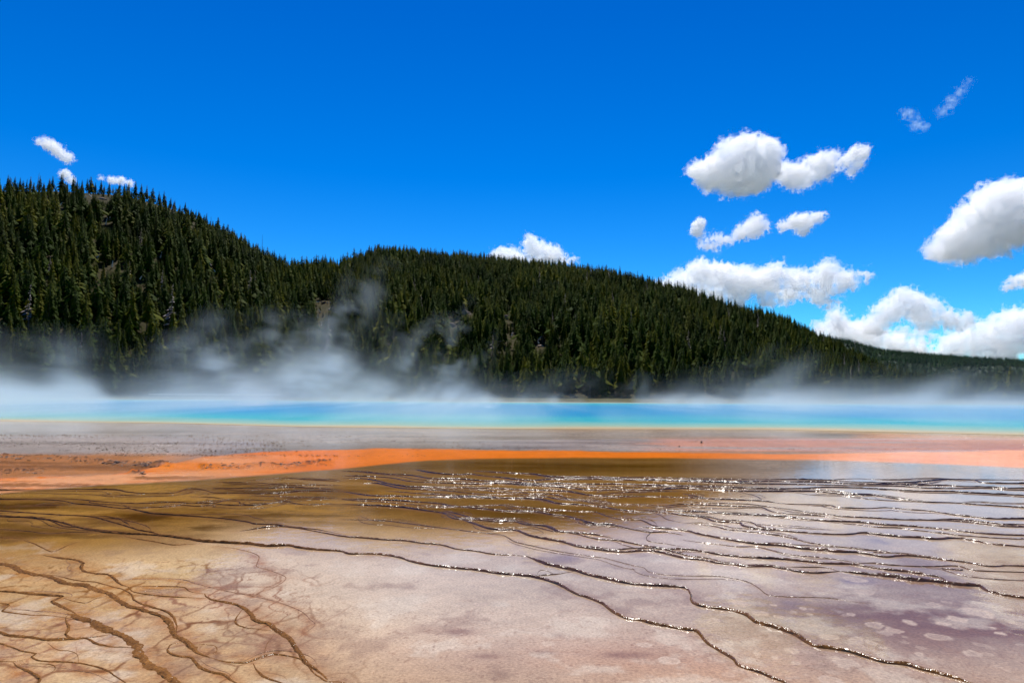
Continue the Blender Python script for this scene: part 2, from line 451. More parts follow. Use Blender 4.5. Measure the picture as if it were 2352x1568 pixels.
def build_ground():
    az, r = ground_grid()
    A, R = np.meshgrid(az, r)
    nr, nc = A.shape
    V = np.stack([(R * np.sin(A)).ravel(), (R * np.cos(A)).ravel(), np.zeros(A.size)], 1)
    G = V[:, :2]
    front = (np.abs(((A.ravel() + math.pi) % (2 * math.pi)) - math.pi) < math.radians(60)) & (R.ravel() > 2)
    X = np.full(A.size, 1176.0); Y = np.full(A.size, 1700.0)
    x, y = project(V[front])
    X[front], Y[front] = x, y
    # ragged zone borders, in metres on the ground
    n1 = fbm(G * 0.9, 11, 4); n2 = fbm(G * np.array([0.35, 1.6]), 21, 4); n3 = fbm(G * 3.1, 31, 4)
    jit = 2.2 * n1 + 1.2 * n3
    # --- stains beside the rims, distance measured on the ground
    stain = np.zeros((nr, nc), np.float32)
    cov = np.zeros((nr, nc), np.float32)
    for Gc, w, mp in RIM:
        q, _ = resample(Gc, 0.12)
        d = np.linalg.norm(q, axis=1)
        for i in range(0, len(q) - 1, 4):
            p0, p1 = q[i], q[min(i + 4, len(q) - 1)]
            dm = 0.5 * (np.linalg.norm(p0) + np.linalg.norm(p1))
            if dm > 45:
                continue
            rw = 0.5 * w * dm / FOC + 0.35 * w * dm * dm / (FOC * CAM_H) * 0.5
            sw = (2.6 + 1.2 * (mp[0] < 800 and mp[1] > 1230)) * rw + 0.035
            m = 3 * sw
            a0, a1 = sorted((math.atan2(p0[0], p0[1]), math.atan2(p1[0], p1[1])))
            ra, rb = min(np.linalg.norm(p0), np.linalg.norm(p1)) - m, max(np.linalg.norm(p0), np.linalg.norm(p1)) + m
            j0, j1 = np.searchsorted(az[:1500], [a0 - m / dm, a1 + m / dm])
            i0, i1 = np.searchsorted(r, [ra, rb])
            if j1 <= j0 or i1 <= i0:
                continue
            sub = V.reshape(nr, nc, 3)[i0:i1, j0:j1, :2]
            e = p1 - p0
            t = np.clip(((sub - p0) @ e) / max(e @ e, 1e-9), 0, 1)
            dd = np.linalg.norm(sub - (p0 + t[..., None] * e), axis=-1)
            s = np.exp(-(dd / sw) ** 1.2).astype(np.float32)
            np.maximum(stain[i0:i1, j0:j1], s, out=stain[i0:i1, j0:j1])
            cc = np.exp(-(dd / (rw + 0.012)) ** 2).astype(np.float32)
            np.maximum(cov[i0:i1, j0:j1], cc, out=cov[i0:i1, j0:j1])
    stain = stain.ravel(); cov = cov.ravel()
    # --- base colours
    N = A.size
    col = np.tile(np.array([0.55, 0.455, 0.38], np.float32), (N, 1))            # pale sinter
    col = lerp(col, (0.56, 0.41, 0.235), 0.9 * ss(1250, 500, X + 120 * n1) * ss(1180, 1330, Y))   # peach to the left
    col = lerp(col, (0.58, 0.50, 0.45), 0.6 * ss(420, 520, X) * ss(1250, 900, X) * ss(1260, 1310, Y) * ss(1500, 1340, Y))
    # purple brown mat, lower right
    pm = np.exp(-(((X - 2140 - 0.9 * (Y - 1400)) / 500) ** 2 + ((Y - 1420 - 30 * n1) / 125) ** 2))
    col = lerp(col, (0.165, 0.083, 0.055), np.clip(1.2 * pm * (0.75 + 0.6 * n2 + 0.3 * n3), 0, 0.95))
    pm2 = np.exp(-(((X - 1500) / 650) ** 2 + ((Y - 1520) / 70) ** 2))
    col = lerp(col, (0.40, 0.255, 0.19), np.clip(0.65 * pm2 + 0.35 * pm2 * n1, 0, 0.9))
    col = lerp(col, (0.46, 0.27, 0.14), 0.5 * ss(1480, 1600, Y + 30 * n1) * ss(700, 1000, X))
    # lilac swirls
    for (cx, cy_, rx, ry, k) in ((1340, 1283, 95, 14, .8), (1425, 1303, 70, 9, .9), (2030, 1240, 45, 16, .5), (1950, 1335, 90, 8, .6), (1690, 1345, 45, 16, .55), (1790, 1390, 50, 10, .6)):
        g = np.exp(-(((X - cx) / rx) ** 2 + ((Y - cy_ - 6 * n1) / ry) ** 2))
        col = lerp(col, (0.19, 0.15, 0.22), np.clip(k * g * ss(-0.1, 0.35, fbm(G * np.array([2.2, 2.2]), 77, 4)), 0, 0.85))
    # olive brown mat of the middle distance and the left
    ob = curve_y([(-400, 1275), (0, 1262), (250, 1245), (420, 1225), (560, 1195), (760, 1190), (1000, 1205), (1350, 1210), (1560, 1175), (1750, 1120), (1950, 1085), (3000, 1070)], X)
    k = ss(26, -34, Y - ob + 9 * n2 + 2 * jit)
    col = lerp(col, (0.40, 0.225, 0.065), 0.8 * ss(95, -15, Y - ob + 12 * n1) * ss(1900, 1500, X))
    col = lerp(col, (0.185, 0.084, 0.006), 0.9 * k * (0.85 + 0.25 * n2))
    dk = 1.1 * np.exp(-(((X - 1300) / 420) ** 2 + ((Y - 1072) / 18) ** 2)) + np.exp(-(((X - 1230) / 330) ** 2 + ((Y - 1185) / 32) ** 2)) + np.exp(-(((X - 60) / 260) ** 2 + ((Y - 1222) / 26) ** 2))
    col = lerp(col, (0.085, 0.038, 0.004), np.clip(0.8 * dk * (1 + 0.4 * n2), 0, 0.9))
    mz = fbm(G * np.array([0.55, 1.5]), 171, 5, 0.6)
    kz = ss(30, -20, Y - ob + 9 * n2) * ss(1150, 500, X) * ss(1088, 1125, Y)
    col = lerp(col, (0.062, 0.024, 0.003), 0.85 * kz * ss(0.02, 0.3, mz))
    col = lerp(col, (0.42, 0.235, 0.06), 0.7 * kz * ss(0.05, 0.32, -mz))
    # pale lens in the far shallow
    k = ss(1500, 1850, X) * ss(1140, 1090, Y)
    col = lerp(col, (0.36, 0.31, 0.31), 0.8 * k)
    # grey flats between the pool and the orange belt
    yt, yb, yp = curve_y(OR_TOP, X), curve_y(OR_BOT, X), curve_y(POOL_NEAR, X)
    k = ss(4, -4, Y - yt + jit)
    streak = fbm(G * np.array([0.12, 0.9]), 41, 5)
    col = lerp(col, (0.42, 0.36, 0.345), k)
    col = lerp(col, (0.13, 0.085, 0.055), k * np.clip(0.45 * ss(0.0, 0.5, streak) + 0.55 * ss(22, 2, yt - Y) * ss(300, 500, X) * ss(1500, 1200, X), 0, 1))
    # gravelly brown flats at the left
    kl = k * ss(560, 330, X) * ss(1036, 1048, Y + jit)
    col = lerp(col, (0.46, 0.19, 0.065), 0.95 * kl)
    col = lerp(col, (0.16, 0.065, 0.02), 0.8 * kl * ss(0.15, 0.6, streak))
    # salmon flats at the right
    ks = k * ss(1380, 1620, X + 120 * n1) * ss(1000, 1010, Y) * ss(-0.45, 0.2, streak + 0.5 * ss(1900, 2350, X))
    col = lerp(col, (0.62, 0.27, 0.165), 0.85 * ks)
    kr = ss(1930, 2000, X) * ss(yp - 2, yp + 4, Y) * ss(26, 8, Y - yp)
    col = lerp(col, (0.72, 0.37, 0.22), kr * k)
    col = lerp(col, (0.16, 0.12, 0.11), k * np.exp(-(((X - 1920) / 75) ** 2 + ((Y - 997 - 2 * n3) / 5) ** 2)) * 0.8)
    col = lerp(col, (0.66, 0.09, 0.02), np.clip(1.2 * k * np.exp(-(((X - 2390) / 120) ** 2 + ((Y - 1043 + 5 * streak) / 12) ** 2)), 0, 1))
    # the orange belt
    ko = ss(-2.5, 2.5, Y - yt + jit) * ss(3.0, -3.0, Y - yb + 0.6 * jit)
    fr = ss(1500, 2100, X)
    oc = np.tile(np.array([0.70, 0.185, 0.02], np.float32), (N, 1))
    oc = lerp(oc, (0.86, 0.37, 0.22), fr)
    cream = ss(-0.05, 0.3, fbm(G * np.array([0.35, 1.3]), 51, 5, 0.6) + 0.25 * ss(0, 14, Y - yt)) * ss(760, 420, X)
    oc = lerp(oc, (0.70, 0.42, 0.25), 0.65 * cream)
    brn = ss(0.02, 0.3, fbm(G * np.array([0.4, 1.5]), 61, 5, 0.6)) * ss(700, 300, X)
    oc = lerp(oc, (0.24, 0.085, 0.015), 0.85 * brn)
    oc = lerp(oc, (0.70, 0.20, 0.01), np.clip(1.3 * np.exp(-(((X - 430) / 90) ** 2 + ((Y - 1070) / 12) ** 2)), 0, 1))
    col = col + (oc - col) * ko[:, None]
    # far rim of the pool: yellow, orange and pale sinter
    e = Y - yp
    for c0, wd, cc, am in ((1.5, 4.5, (0.62, 0.36, 0.16), 1.0), (-5, 6, (0.55, 0.50, 0.20), 0.9)):
        col = lerp(col, cc, am * np.exp(-((e - c0) / wd) ** 2) * (0.35 + 0.65 * ss(1500, 2100, X)))
    far = ss(0.5, -0.5, Y - curve_y(POOL_FAR, X)) * front
    col = lerp(col, (0.34, 0.29, 0.21), far)
    dirt = far * ss(1, 7, R.ravel() + 3 * n1 - np.interp(X, [-900, 0, 450, 1100, 1750, 2352, 3300], [200, 168, 168, 152, 146, 146, 150]))
    col = lerp(col, (0.10, 0.095, 0.045), dirt * front)
    # --- rims' stains
    sfac = np.clip(stain * (0.62 + 0.55 * fbm(G * 9.0, 91, 4)), 0, 1)
    left = ss(1150, 500, X) * ss(1180, 1330, Y)
    sc_ = lerp(np.tile(np.array([0.22, 0.115, 0.075], np.float32), (N, 1)), (0.34, 0.14, 0.036), left)
    col = col + (sc_ - col) * (np.clip(sfac * (0.50 + 0.48 * left), 0, 1) * (1 - k * 0.5))[:, None]
    # veins: a fine net of mat threads on the pale flats
    wv = G + 0.16 * np.stack([fbm(G * 2.2, 101, 4), fbm(G * 2.2, 111, 4)], 1)
    cell = np.abs(fbm(wv * 1.7, 121, 2))
    vein = ss(0.035, 0.0, cell)
    cell2 = np.abs(fbm(wv * 4.1 + 3.3, 131, 2))
    vein = np.maximum(vein, 0.7 * ss(0.05, 0.0, cell2))
    vm = 0.8 * ss(1250, 1330, Y) * ss(820, 560, X) * ss(-0.2, 0.3, n1) + np.exp(-(((X - 560) / 190) ** 2 + ((Y - 1400) / 75) ** 2)) + 0.6 * np.exp(-(((X - 400) / 230) ** 2 + ((Y - 1500) / 60) ** 2)) + 0.35 * np.exp(-(((X - 90) / 140) ** 2 + ((Y - 1440) / 40) ** 2)) + 0.22 * ss(1250, 1400, Y) * ss(900, 1300, X)
    col = lerp(col, (0.26, 0.115, 0.05), np.clip(vein * vm * 1.1, 0, 0.85))
    # brown smudges on the near flat
    for (cx, cy_, rx, ry) in ((1055, 1447, 42, 9), (1250, 1496, 26, 6), (1120, 1505, 40, 7), (1450, 1500, 60, 9), (1280, 1455, 16, 6)):
        g = np.exp(-(((X - cx + 10 * n3) / rx) ** 2 + ((Y - cy_ - 6 * n1) / ry) ** 2))
        col = lerp(col, (0.22, 0.125, 0.095), np.clip(g * (0.7 + 0.8 * n3), 0, 0.75))
    # cells of the near left: pale pans edged with rust brown mat
    nl = np.where((X < 900) & (X > -250) & (Y > 1240) & (Y < 1680) & front)[0]
    pw = G[nl] * np.array([1.0, 0.55]) + 0.10 * np.stack([fbm(G[nl] * 3.0, 401, 4), fbm(G[nl] * 3.0, 411, 4)], 1)
    for cs, wd_, am in ((0.46, 0.075, 0.8), (0.20, 0.085, 0.55)):
        g0 = np.floor(pw / cs).astype(int)
        f1_, f2_ = np.full(len(nl), 9.0), np.full(len(nl), 9.0)
        L2 = np.random.default_rng(421).uniform(0.1, 0.9, (64, 64, 2))
        for dx in (-1, 0, 1):
            for dy in (-1, 0, 1):
                c_ = g0 + np.array([dx, dy])
                d_ = np.linalg.norm(pw / cs - c_ - L2[c_[:, 0] % 64, c_[:, 1] % 64], axis=1)
                f2_ = np.minimum(f2_, np.maximum(f1_, d_)); f1_ = np.minimum(f1_, d_)
        ed = ss(wd_, 0.0, (f2_ - f1_) - 0.05 * n3[nl])
        reg = ss(860, 520, X[nl] - 0.9 * (Y[nl] - 1300) * 0.5 + 60 * n1[nl]) * ss(1255, 1320, Y[nl])
        if cs < 0.3:
            reg = reg * ss(0.0, 0.35, fbm(G[nl] * 1.1, 431, 3))
        vv = np.zeros(N, np.float32); vv[nl] = ed * reg * am * (0.65 + 0.5 * n3[nl])
        col = lerp(col, (0.19, 0.078, 0.018), np.clip(vv * 1.35, 0, 0.95))
    blot = fbm(G * 1.9, 145, 5, 0.62)
    fl = ss(1225, 1290, Y)
    col = lerp(col, (0.27, 0.175, 0.13), fl * 0.5 * ss(0.08, 0.42, blot))
    col = lerp(col, (0.64, 0.58, 0.52), fl * 0.45 * ss(0.10, 0.45, -blot))
    grit = fbm(G * 26.0, 147, 3, 0.7)
    col = lerp(col, (0.24, 0.13, 0.08), fl * ss(0.30, 0.55, grit) * 0.42 * ss(1300, 1500, Y + 120 * n1))
    # pale round spots of the mat, lower right
    spots = [(1775, 1388), (1845, 1397), (1700, 1390), (1740, 1408), (1790, 1415), (1955, 1410), (2085, 1425), (2010, 1435), (2055, 1446), (2170, 1432), (2190, 1440), (2150, 1462), (1910, 1463), (2000, 1475), (1965, 1470), (2030, 1487), (1870, 1436), (2235, 1403), (2330, 1430), (2300, 1455), (2280, 1440), (1780, 1510), (1740, 1500), (1830, 1522), (1820, 1493), (2030, 1509), (1850, 1548), (2140, 1388), (1905, 1562), (1960, 1330), (1980, 1358), (2205, 1425), (2320, 1400), (1860, 1410), (1640, 1424), (1700, 1380), (2005, 1540), (2110, 1500), (1480, 1480), (1545, 1516), (1235, 1447), (1260, 1476), (1340, 1405), (1100, 1388), (1060, 1455), (1400, 1440), (1300, 1420), (2230, 1500), (1940, 1520)]
    for _ in range(150):
        spots.append((random.uniform(1500, 2500), random.uniform(1370, 1600)))
    sp = np.zeros(N, np.float32)
    near = np.where((Y > 1300) & (Y < 1650) & (R.ravel() < 12))[0]
    Gn, n3n = G[near], (n3 + 0.9 * fbm(G * 9.0, 141, 3))[near]
    for i, (sx, sy) in enumerate(spots):
        c = at(sx, sy)
        rad = (0.058 if i < 49 else 0.03) * random.uniform(0.45, 1.6)
        dd = np.linalg.norm((Gn - c) * np.array([1, random.uniform(0.8, 1.1)]), axis=1) / rad + 1.0 * n3n
        s = ss(1.15, 0.8, dd) * (0.6 + 0.4 * ss(0.1, 0.8, dd)) * random.uniform(0.75, 1.15) * (1.0 if i < 49 else 0.5)
        sp[near] = np.maximum(sp[near], s)
    col = lerp(col, (0.56, 0.45, 0.38), np.clip(sp, 0, 1) * 0.85)
    # fine mottling everywhere
    mot = 1 + 0.16 * n1 + 0.10 * n3 + 0.10 * fbm(G * 14.0, 151, 3)
    col = np.clip(col * mot[:, None] * np.array([0.745, 0.715, 0.615], np.float32), 0.002, 0.9)
    # --- relief: gravel banks and lumps at the left, swells elsewhere
    rough = np.clip(1.0 * k * ss(700, 120, X + 200 * n1) * ss(992, 1024, Y), 0, 1)
    rough = np.maximum(rough, 0.55 * k * ss(900, 1500, X) * ss(1006, 1014, Y) * ss(1036, 1030, Y))
    lump = np.zeros(N)
    for pts in ([(0, 1082), (60, 1083), (100, 1080)], [(160, 1054), (240, 1060), (330, 1066), (390, 1064)], [(460, 1070), (520, 1072), (590, 1071), (660, 1068), (760, 1062)], [(0, 1048), (140, 1050)], [(300, 1086), (330, 1085)]):
        yy = curve_y(pts, X)
        inx = ss(pts[0][0] - 12, pts[0][0] + 8, X) * ss(pts[-1][0] + 12, pts[-1][0] - 8, X)
        lump = np.maximum(lump, inx * np.exp(-((Y - yy + 2 * n1) / 4.5) ** 2))
    fine = fbm(G * 5.0, 161, 3) + 0.6 * vnoise(G * 17, 171)
    z = 0.018 * rough * fine + lump * (0.05 + 0.09 * np.clip(fbm(G * 3.0, 181, 3), -0.4, 1) + 0.03 * fine)
    z += 0.004 * ko * fine * ss(900, 400, X)
    V[:, 2] = np.where(front, z, 0)
    col = lerp(col, (0.045, 0.028, 0.018), np.clip(lump * ss(0.05, 0.4, fine) * 1.0, 0, 0.8))
    me = mesh_np('ground', V, grid_faces(nr, nc))
    attr_col(me, 'tint', col)
    attr_f(me, 'rough', np.clip(np.maximum(rough, np.maximum(lump, 0.5 * ko * ss(900, 500, X))), 0, 1))
    drier = np.maximum.reduce([0.62 * ss(1150, 600, X) * ss(1225, 1330, Y), 0.55 * kl, 0.5 * ko])
    attr_f(me, 'dry', np.clip(np.maximum(np.maximum(far, dirt), drier) * front + (~front) * 1.0, 0, 1))
    return me

def ground_mat():
    m, n, l, out = new_mat('wet_sinter')
    b = principled(n, l, out)
    wet_coat(b, 0.04)
    tc = n.new('ShaderNodeNewGeometry')
    pos = tc.outputs['Position']
    a = n.new('ShaderNodeAttribute'); a.attribute_name = 'tint'
    ra = n.new('ShaderNodeAttribute'); ra.attribute_name = 'rough'
    da = n.new('ShaderNodeAttribute'); da.attribute_name = 'dry'
    f1 = ntex(n, l, 42.0, 5, 0.65, pos)
    f2 = ntex(n, l, 160.0, 3, 0.6, pos)
    c = mixc(n, l, 1.0, a.outputs['Color'], ramp(n, l, f1, [(0.3, (0.70, 0.67, 0.65)), (0.7, (1.20, 1.19, 1.18))]), 'MULTIPLY')
    c = mixc(n, l, 1.0, c, ramp(n, l, f2, [(0.3, (0.80, 0.78, 0.77)), (0.7, (1.14, 1.14, 1.14))]), 'MULTIPLY')
    l.new(c, b.inputs['Base Color'])
    # ripples of the film of water; strong bumps on the gravel
    h1 = ntex(n, l, 6.0, 3, 0.5, pos)
    n1 = bump(n, l, h1, 0.10, 0.02)
    h2 = ntex(n, l, 9.0, 5, 0.75, pos)
    l.new(math_n(n, l, 'ADD', math_n(n, l, 'MULTIPLY', ra.outputs['Fac'], 0.16), 0.04), b.inputs['Coat Roughness'])
    bp = n.new('ShaderNodeBump'); bp.inputs['Distance'].default_value = 0.09
    l.new(ra.outputs['Fac'], bp.inputs['Strength']); l.new(h2, bp.inputs['Height']); l.new(n1, bp.inputs['Normal'])
    l.new(bp.outputs[0], b.inputs['Coat Normal'])
    l.new(bp.outputs[0], b.inputs['Normal'])
    l.new(math_n(n, l, 'MULTIPLY', math_n(n, l, 'SUBTRACT', 1.0, da.outputs['Fac']), 0.62), b.inputs['Coat Weight'])
    return m

tag(obj('ground', build_ground(), ground_mat()), 'wet mineral flats with pale pink brown and orange microbial mats', kind='structure')

# ------------------------------------------------------------------ terrace rims: swept ridges that hold the film of water back
def rim_mat(coat=1.0, cr=0.2, bs=0.75):
    m, n, l, out = new_mat('wet_rim')
    b = principled(n, l, out)
    wet_coat(b, cr, coat)
    wa = n.new('ShaderNodeAttribute'); wa.attribute_name = 'wet'
    l.new(math_n(n, l, 'MULTIPLY', wa.outputs['Fac'], coat), b.inputs['Coat Weight'])
    b.inputs['Coat IOR'].default_value = 1.5
    a = n.new('ShaderNodeAttribute'); a.attribute_name = 'tint'
    g = n.new('ShaderNodeNewGeometry')
    f = ntex(n, l, 55.0, 4, 0.65, g.outputs['Position'])
    c = mixc(n, l, 1.0, a.outputs['Color'], ramp(n, l, f, [(0.3, (0.55, 0.5, 0.45)), (0.7, (1.35, 1.35, 1.35))]), 'MULTIPLY')
    l.new(c, b.inputs['Base Color'])
    h = ntex(n, l, 24.0, 3, 0.6, g.outputs['Position'])
    nb = bump(n, l, h, bs, 0.02)
    l.new(nb, b.inputs['Coat Normal']); l.new(nb, b.inputs['Normal'])
    return m
RM = rim_mat()
RM_MAT = rim_mat(0.6, 0.2, 0.75)
PROF = np.array([(-1.0, -0.15), (-0.72, 0.35), (-0.40, 0.80), (-0.08, 1.0), (0.22, 0.95), (0.48, 0.68), (0.74, 0.28), (1.0, -0.2)])
for ri, (G, w, mp) in enumerate(RIM):
    dmean = float(np.median(np.linalg.norm(G, axis=1)))
    q, s = resample(G, 0.018 if dmean < 9 else 0.03 if dmean < 14 else 0.045)
    d = np.linalg.norm(q, axis=1)
    # small wander
    t = np.gradient(q, axis=0); t /= np.linalg.norm(t, axis=1)[:, None] + 1e-9
    nrm = np.stack([t[:, 1], -t[:, 0]], 1)
    flip = np.where((nrm * (-q)).sum(1) < 0, -1, 1)
    nrm *= flip[:, None]                              # towards the downhill (camera) side
    s2 = np.stack([s, np.full_like(s, ri * 13.7)], 1)
    q = q + nrm * ((0.35 * fbm(s2 * 3.0, 201, 3) + 0.2 * fbm(s2 * 11.0, 211, 3)) * (w * d / FOC))[:, None]
    ap = w * d / FOC
    cross = np.abs((nrm * q).sum(1)) / d              # 1 where the rim runs across the view
    wide = w > 6.5
    hgt = np.clip(0.74 * ap, 0.005, 0.065)
    half = cross * 1.25 * hgt + (1 - cross) * 0.5 * ap
    if wide:
        half = 0.5 * ap * (1 + 0.5 * cross)
        hgt = np.minimum(hgt, 0.024)
    if mp[0] < 830 and mp[1] > 1230:
        hgt = np.clip(0.3 * ap, 0.003, 0.011)
        half = 0.5 * ap * (1 + 0.7 * cross)
    taper = np.minimum(1, np.minimum(s, s[-1] - s) / 0.35) * 0.8 + 0.2
    vary = (1 + 0.75 * fbm(s2 * 0.9, 221, 4)) * taper
    rows = []
    nP = len(PROF)
    nlf = mp[0] < 830 and mp[1] > 1230
    for k, (u, hh) in enumerate(PROF):
        wob = 1 + 0.38 * fbm(np.stack([s * 16, np.full_like(s, k * 0.9 + ri * 5.1)], 1), 231, 3)
        wob2 = 1 + 0.55 * fbm(np.stack([s * 21, np.full_like(s, k * 0.8 + ri * 3.1)], 1), 241, 3)
        if nlf:
            wob = wob * (1 + 0.55 * fbm(np.stack([s * 7, np.full_like(s, (1.7 if u > 0 else 40.3) + ri * 2.3)], 1), 233, 3)) + (0.45 * fbm(np.stack([s * 38, np.full_like(s, k * 3.3 + ri)], 1), 235, 2) if abs(u) > 0.6 else 0)
            wob2 = 1 + 1.0 * fbm(np.stack([s * 26, np.full_like(s, k * 1.6 + ri * 3.1)], 1), 243, 3)
        off = nrm * (u * half * vary * wob)[:, None]
        z = hh * hgt * vary * (wob2 if 0 < k < nP - 1 else 1)
        rows.append(np.column_stack([q + off, z]))
    V = np.stack(rows, 1).reshape(-1, 3)
    me = mesh_np('terrace_rim', V, grid_faces(len(q), nP)[:, ::-1])
    x, y = project(V)
    left = ss(1250, 500, x) * ss(1170, 1300, y)
    nz = fbm(V[:, :2] * 4.0, 251, 4) + 0.9 * left * fbm(V[:, :2] * 22.0, 253, 3)
    col = np.tile(np.array([0.135, 0.060, 0.022], np.float32), (len(V), 1))
    col = lerp(col, (0.15, 0.068, 0.018), left)
    col = lerp(col, (0.20, 0.085, 0.008), (1 - left) * ss(1330, 1420, y))
    col = lerp(col, (0.055, 0.026, 0.014), (1 - left) * ss(1260, 1130, y) * ss(300, 900, x))
    if w < 2.2:
        col = lerp(col, (0.30, 0.19, 0.15), np.full(len(V), 0.45) * ss(1180, 1300, y))
    attr_f(me, 'wet', (1 - 0.35 * ss(1000, 450, x)) * (1 - 0.45 * left) * (1 - 0.75 * ss(900, 400, x) * ss(1300, 1240, y)))
    attr_col(me, 'tint', np.clip(col * ((0.72 + 0.3 * left) * (1 + 0.35 * nz))[:, None], 0.002, 1))
    o = obj('terrace_rim', me, RM_MAT if mp[0] < 800 and mp[1] > 1195 else RM)
    tag(o, kind='structure')

# ------------------------------------------------------------------ the pool
def build_pool():
    xs = np.linspace(-900, 3300, 260)
    near, farr = curve_y(POOL_NEAR, xs), curve_y(POOL_FAR, xs)
    ts = np.linspace(0, 1, 70)
    V, E = [], []
    for i, x in enumerate(xs):
        p, q = at(x, near[i]), at(x, farr[i])
        for t in ts:
            g = p + (q - p) * t
            V.append((g[0], g[1], 0.007)); E.append((np.linalg.norm(g - p), np.linalg.norm(q - g)))
    V, E = np.array(V), np.array(E)
    j = fbm(V[:, :2] * np.array([0.08, 0.12]), 261, 4)
    e = np.minimum(E[:, 0], E[:, 1] * 0.8) * (1 + 0.45 * j)
    col = np.tile(np.array([0.56, 0.42, 0.24], np.float32), (len(V), 1))
    col = lerp(col, (0.30, 0.47, 0.36), ss(0.2, 4.5, e + 1.5 * j))
    col = lerp(col, (0.03, 0.40, 0.47), ss(2.5, 13.0, e))
    col = lerp(col, (0.001, 0.26, 0.52), ss(10.0, 34.0, e))
    col = col * 0.72
    me = mesh_np('hot_spring_water', V, grid_faces(len(xs), len(ts))[:, ::-1])
    attr_col(me, 'tint', col)
    m, n, l, out = new_mat('spring_water')
    b = principled(n, l, out, Roughness=0.9)
    b.inputs['Specular IOR Level'].default_value = 0.0
    b.inputs['Coat Weight'].default_value = 0.32
    b.inputs['Coat IOR'].default_value = 1.33
    b.inputs['Coat Roughness'].default_value = 0.12
    a = n.new('ShaderNodeAttribute'); a.attribute_name = 'tint'
    g = n.new('ShaderNodeNewGeometry')
    l.new(a.outputs['Color'], b.inputs['Base Color'])
    h = ntex(n, l, 2.5, 4, 0.6, g.outputs['Position'])
    l.new(bump(n, l, h, 0.35, 0.08), b.inputs['Coat Normal'])
    return tag(obj('hot_spring_water', me, m), kind='structure')
build_pool()

# ------------------------------------------------------------------ hills
SKY_NEAR = [(-700, 470), (-300, 445), (0, 440), (150, 441), (280, 450), (380, 477), (450, 502), (500, 527), (560, 567), (620, 600), (660, 622), (720, 624), (780, 622), (860, 600), (1000, 612), (1120, 622), (1250, 633), (1400, 655), (1500, 678), (1600, 700), (1700, 727), (1800, 755), (1870, 786), (1920, 803), (1960, 822), (2030, 860), (2107, 890), (2200, 901), (2352, 905), (2900, 908)]
CREST = [(-700, 640), (0, 600), (280, 615), (620, 720), (850, 820), (1100, 880), (1400, 840), (1800, 760), (1900, 740), (2100, 620), (2352, 560), (2900, 560)]
SKY_FAR = [(900, 800), (1500, 780), (1700, 777), (1800, 778), (1870, 782), (1960, 793), (2020, 809), (2080, 815), (2150, 823), (2250, 829), (2352, 835), (2800, 845), (3300, 860)]
AZN = np.array([azel(*p) for p in SKY_NEAR]); AZF = np.array([azel(*p) for p in SKY_FAR])
AZC = np.array([[azel(x, 800)[0], r] for x, r in CREST])
R_BASE = 285.0
def crest_r(az):
    return np.interp(az, AZC[:, 0], AZC[:, 1])
def hill_z(az, r):
    az, r = np.asarray(az, float), np.asarray(r, float)
    rs = crest_r(az)
    zc = np.interp(az, AZN[:, 0], AZN[:, 1]) * rs + CAM_H
    t = (r - R_BASE) / (rs - R_BASE)
    tt = np.clip(t, 0, 1)
    p = 1 - (1 - tt) ** 1.25
    p = np.where(tt < 0.12, p * (0.35 + 0.65 * tt / 0.12), p)
    p = np.where(t > 1, 1 - 0.25 * (t - 1) - 0.6 * (t - 1) ** 2, p)
    P = np.stack([r * np.sin(az), r * np.cos(az)], -1).reshape(-1, 2)
    nz = fbm(P / 70.0, 301, 4).reshape(np.shape(r))
    return np.where(t > 0, zc * p + 10 * nz * np.clip(t, 0, 1) * np.clip(1 - tt, 0, 1) * 2.0, -0.4 + np.minimum(0, t) * 2)
R_FAR0, R_FAR1 = 1250.0, 2200.0
def far_z(az, r):
    az, r = np.asarray(az, float), np.asarray(r, float)
    zc = np.interp(az, AZF[:, 0], AZF[:, 1]) * R_FAR1 + CAM_H
    t = (r - R_FAR0) / (R_FAR1 - R_FAR0)
    tt = np.clip(t, 0, 1)
    p = 1 - (1 - tt) ** 1.5
    p = np.where(t > 1, 1 - 0.3 * (t - 1), p)
    P = np.stack([r * np.sin(az), r * np.cos(az)], -1).reshape(-1, 2)
    nz = fbm(P / 160.0, 311, 4).reshape(np.shape(r))
    return np.where(t > 0, zc * p + 45 * nz * tt * (1 - tt) * 2, -0.5)

def on_hill(px, py, fn=hill_z, r0=292.0, r1=None):
    "the point of a hillside seen at a traced photo position"
    az, te = azel(px, py)
    r1 = r1 or float(crest_r(az)) + 3
    r = np.linspace(r0, r1, 500)
    z = fn(np.full(500, az), r)
    e = (z - CAM_H) / r
    k = np.argmax(e >= te) if (e >= te).any() else int(np.argmax(e))
    return np.array([r[k] * math.sin(az), r[k] * math.cos(az), z[k]])

def soil_mat(name, a, b_, c_):
    m, n, l, out = new_mat(name)
    b = principled(n, l, out, Roughness=0.95)
    b.inputs['Specular IOR Level'].default_value = 0.1
    g = n.new('ShaderNodeNewGeometry')
    f1 = ntex(n, l, 0.045, 5, 0.6, g.outputs['Position'])
    f2 = ntex(n, l, 0.5, 5, 0.7, g.outputs['Position'])
    c = mixc(n, l, ramp(n, l, f1, [(0.42, (0, 0, 0)), (0.6, (1, 1, 1))]), a, b_)
    c = mixc(n, l, ramp(n, l, f2, [(0.5, (0, 0, 0)), (0.68, (1, 1, 1))]), c, c_)
    l.new(c, b.inputs['Base Color'])
    l.new(bump(n, l, f2, 0.8, 1.2), b.inputs['Normal'])
    return m

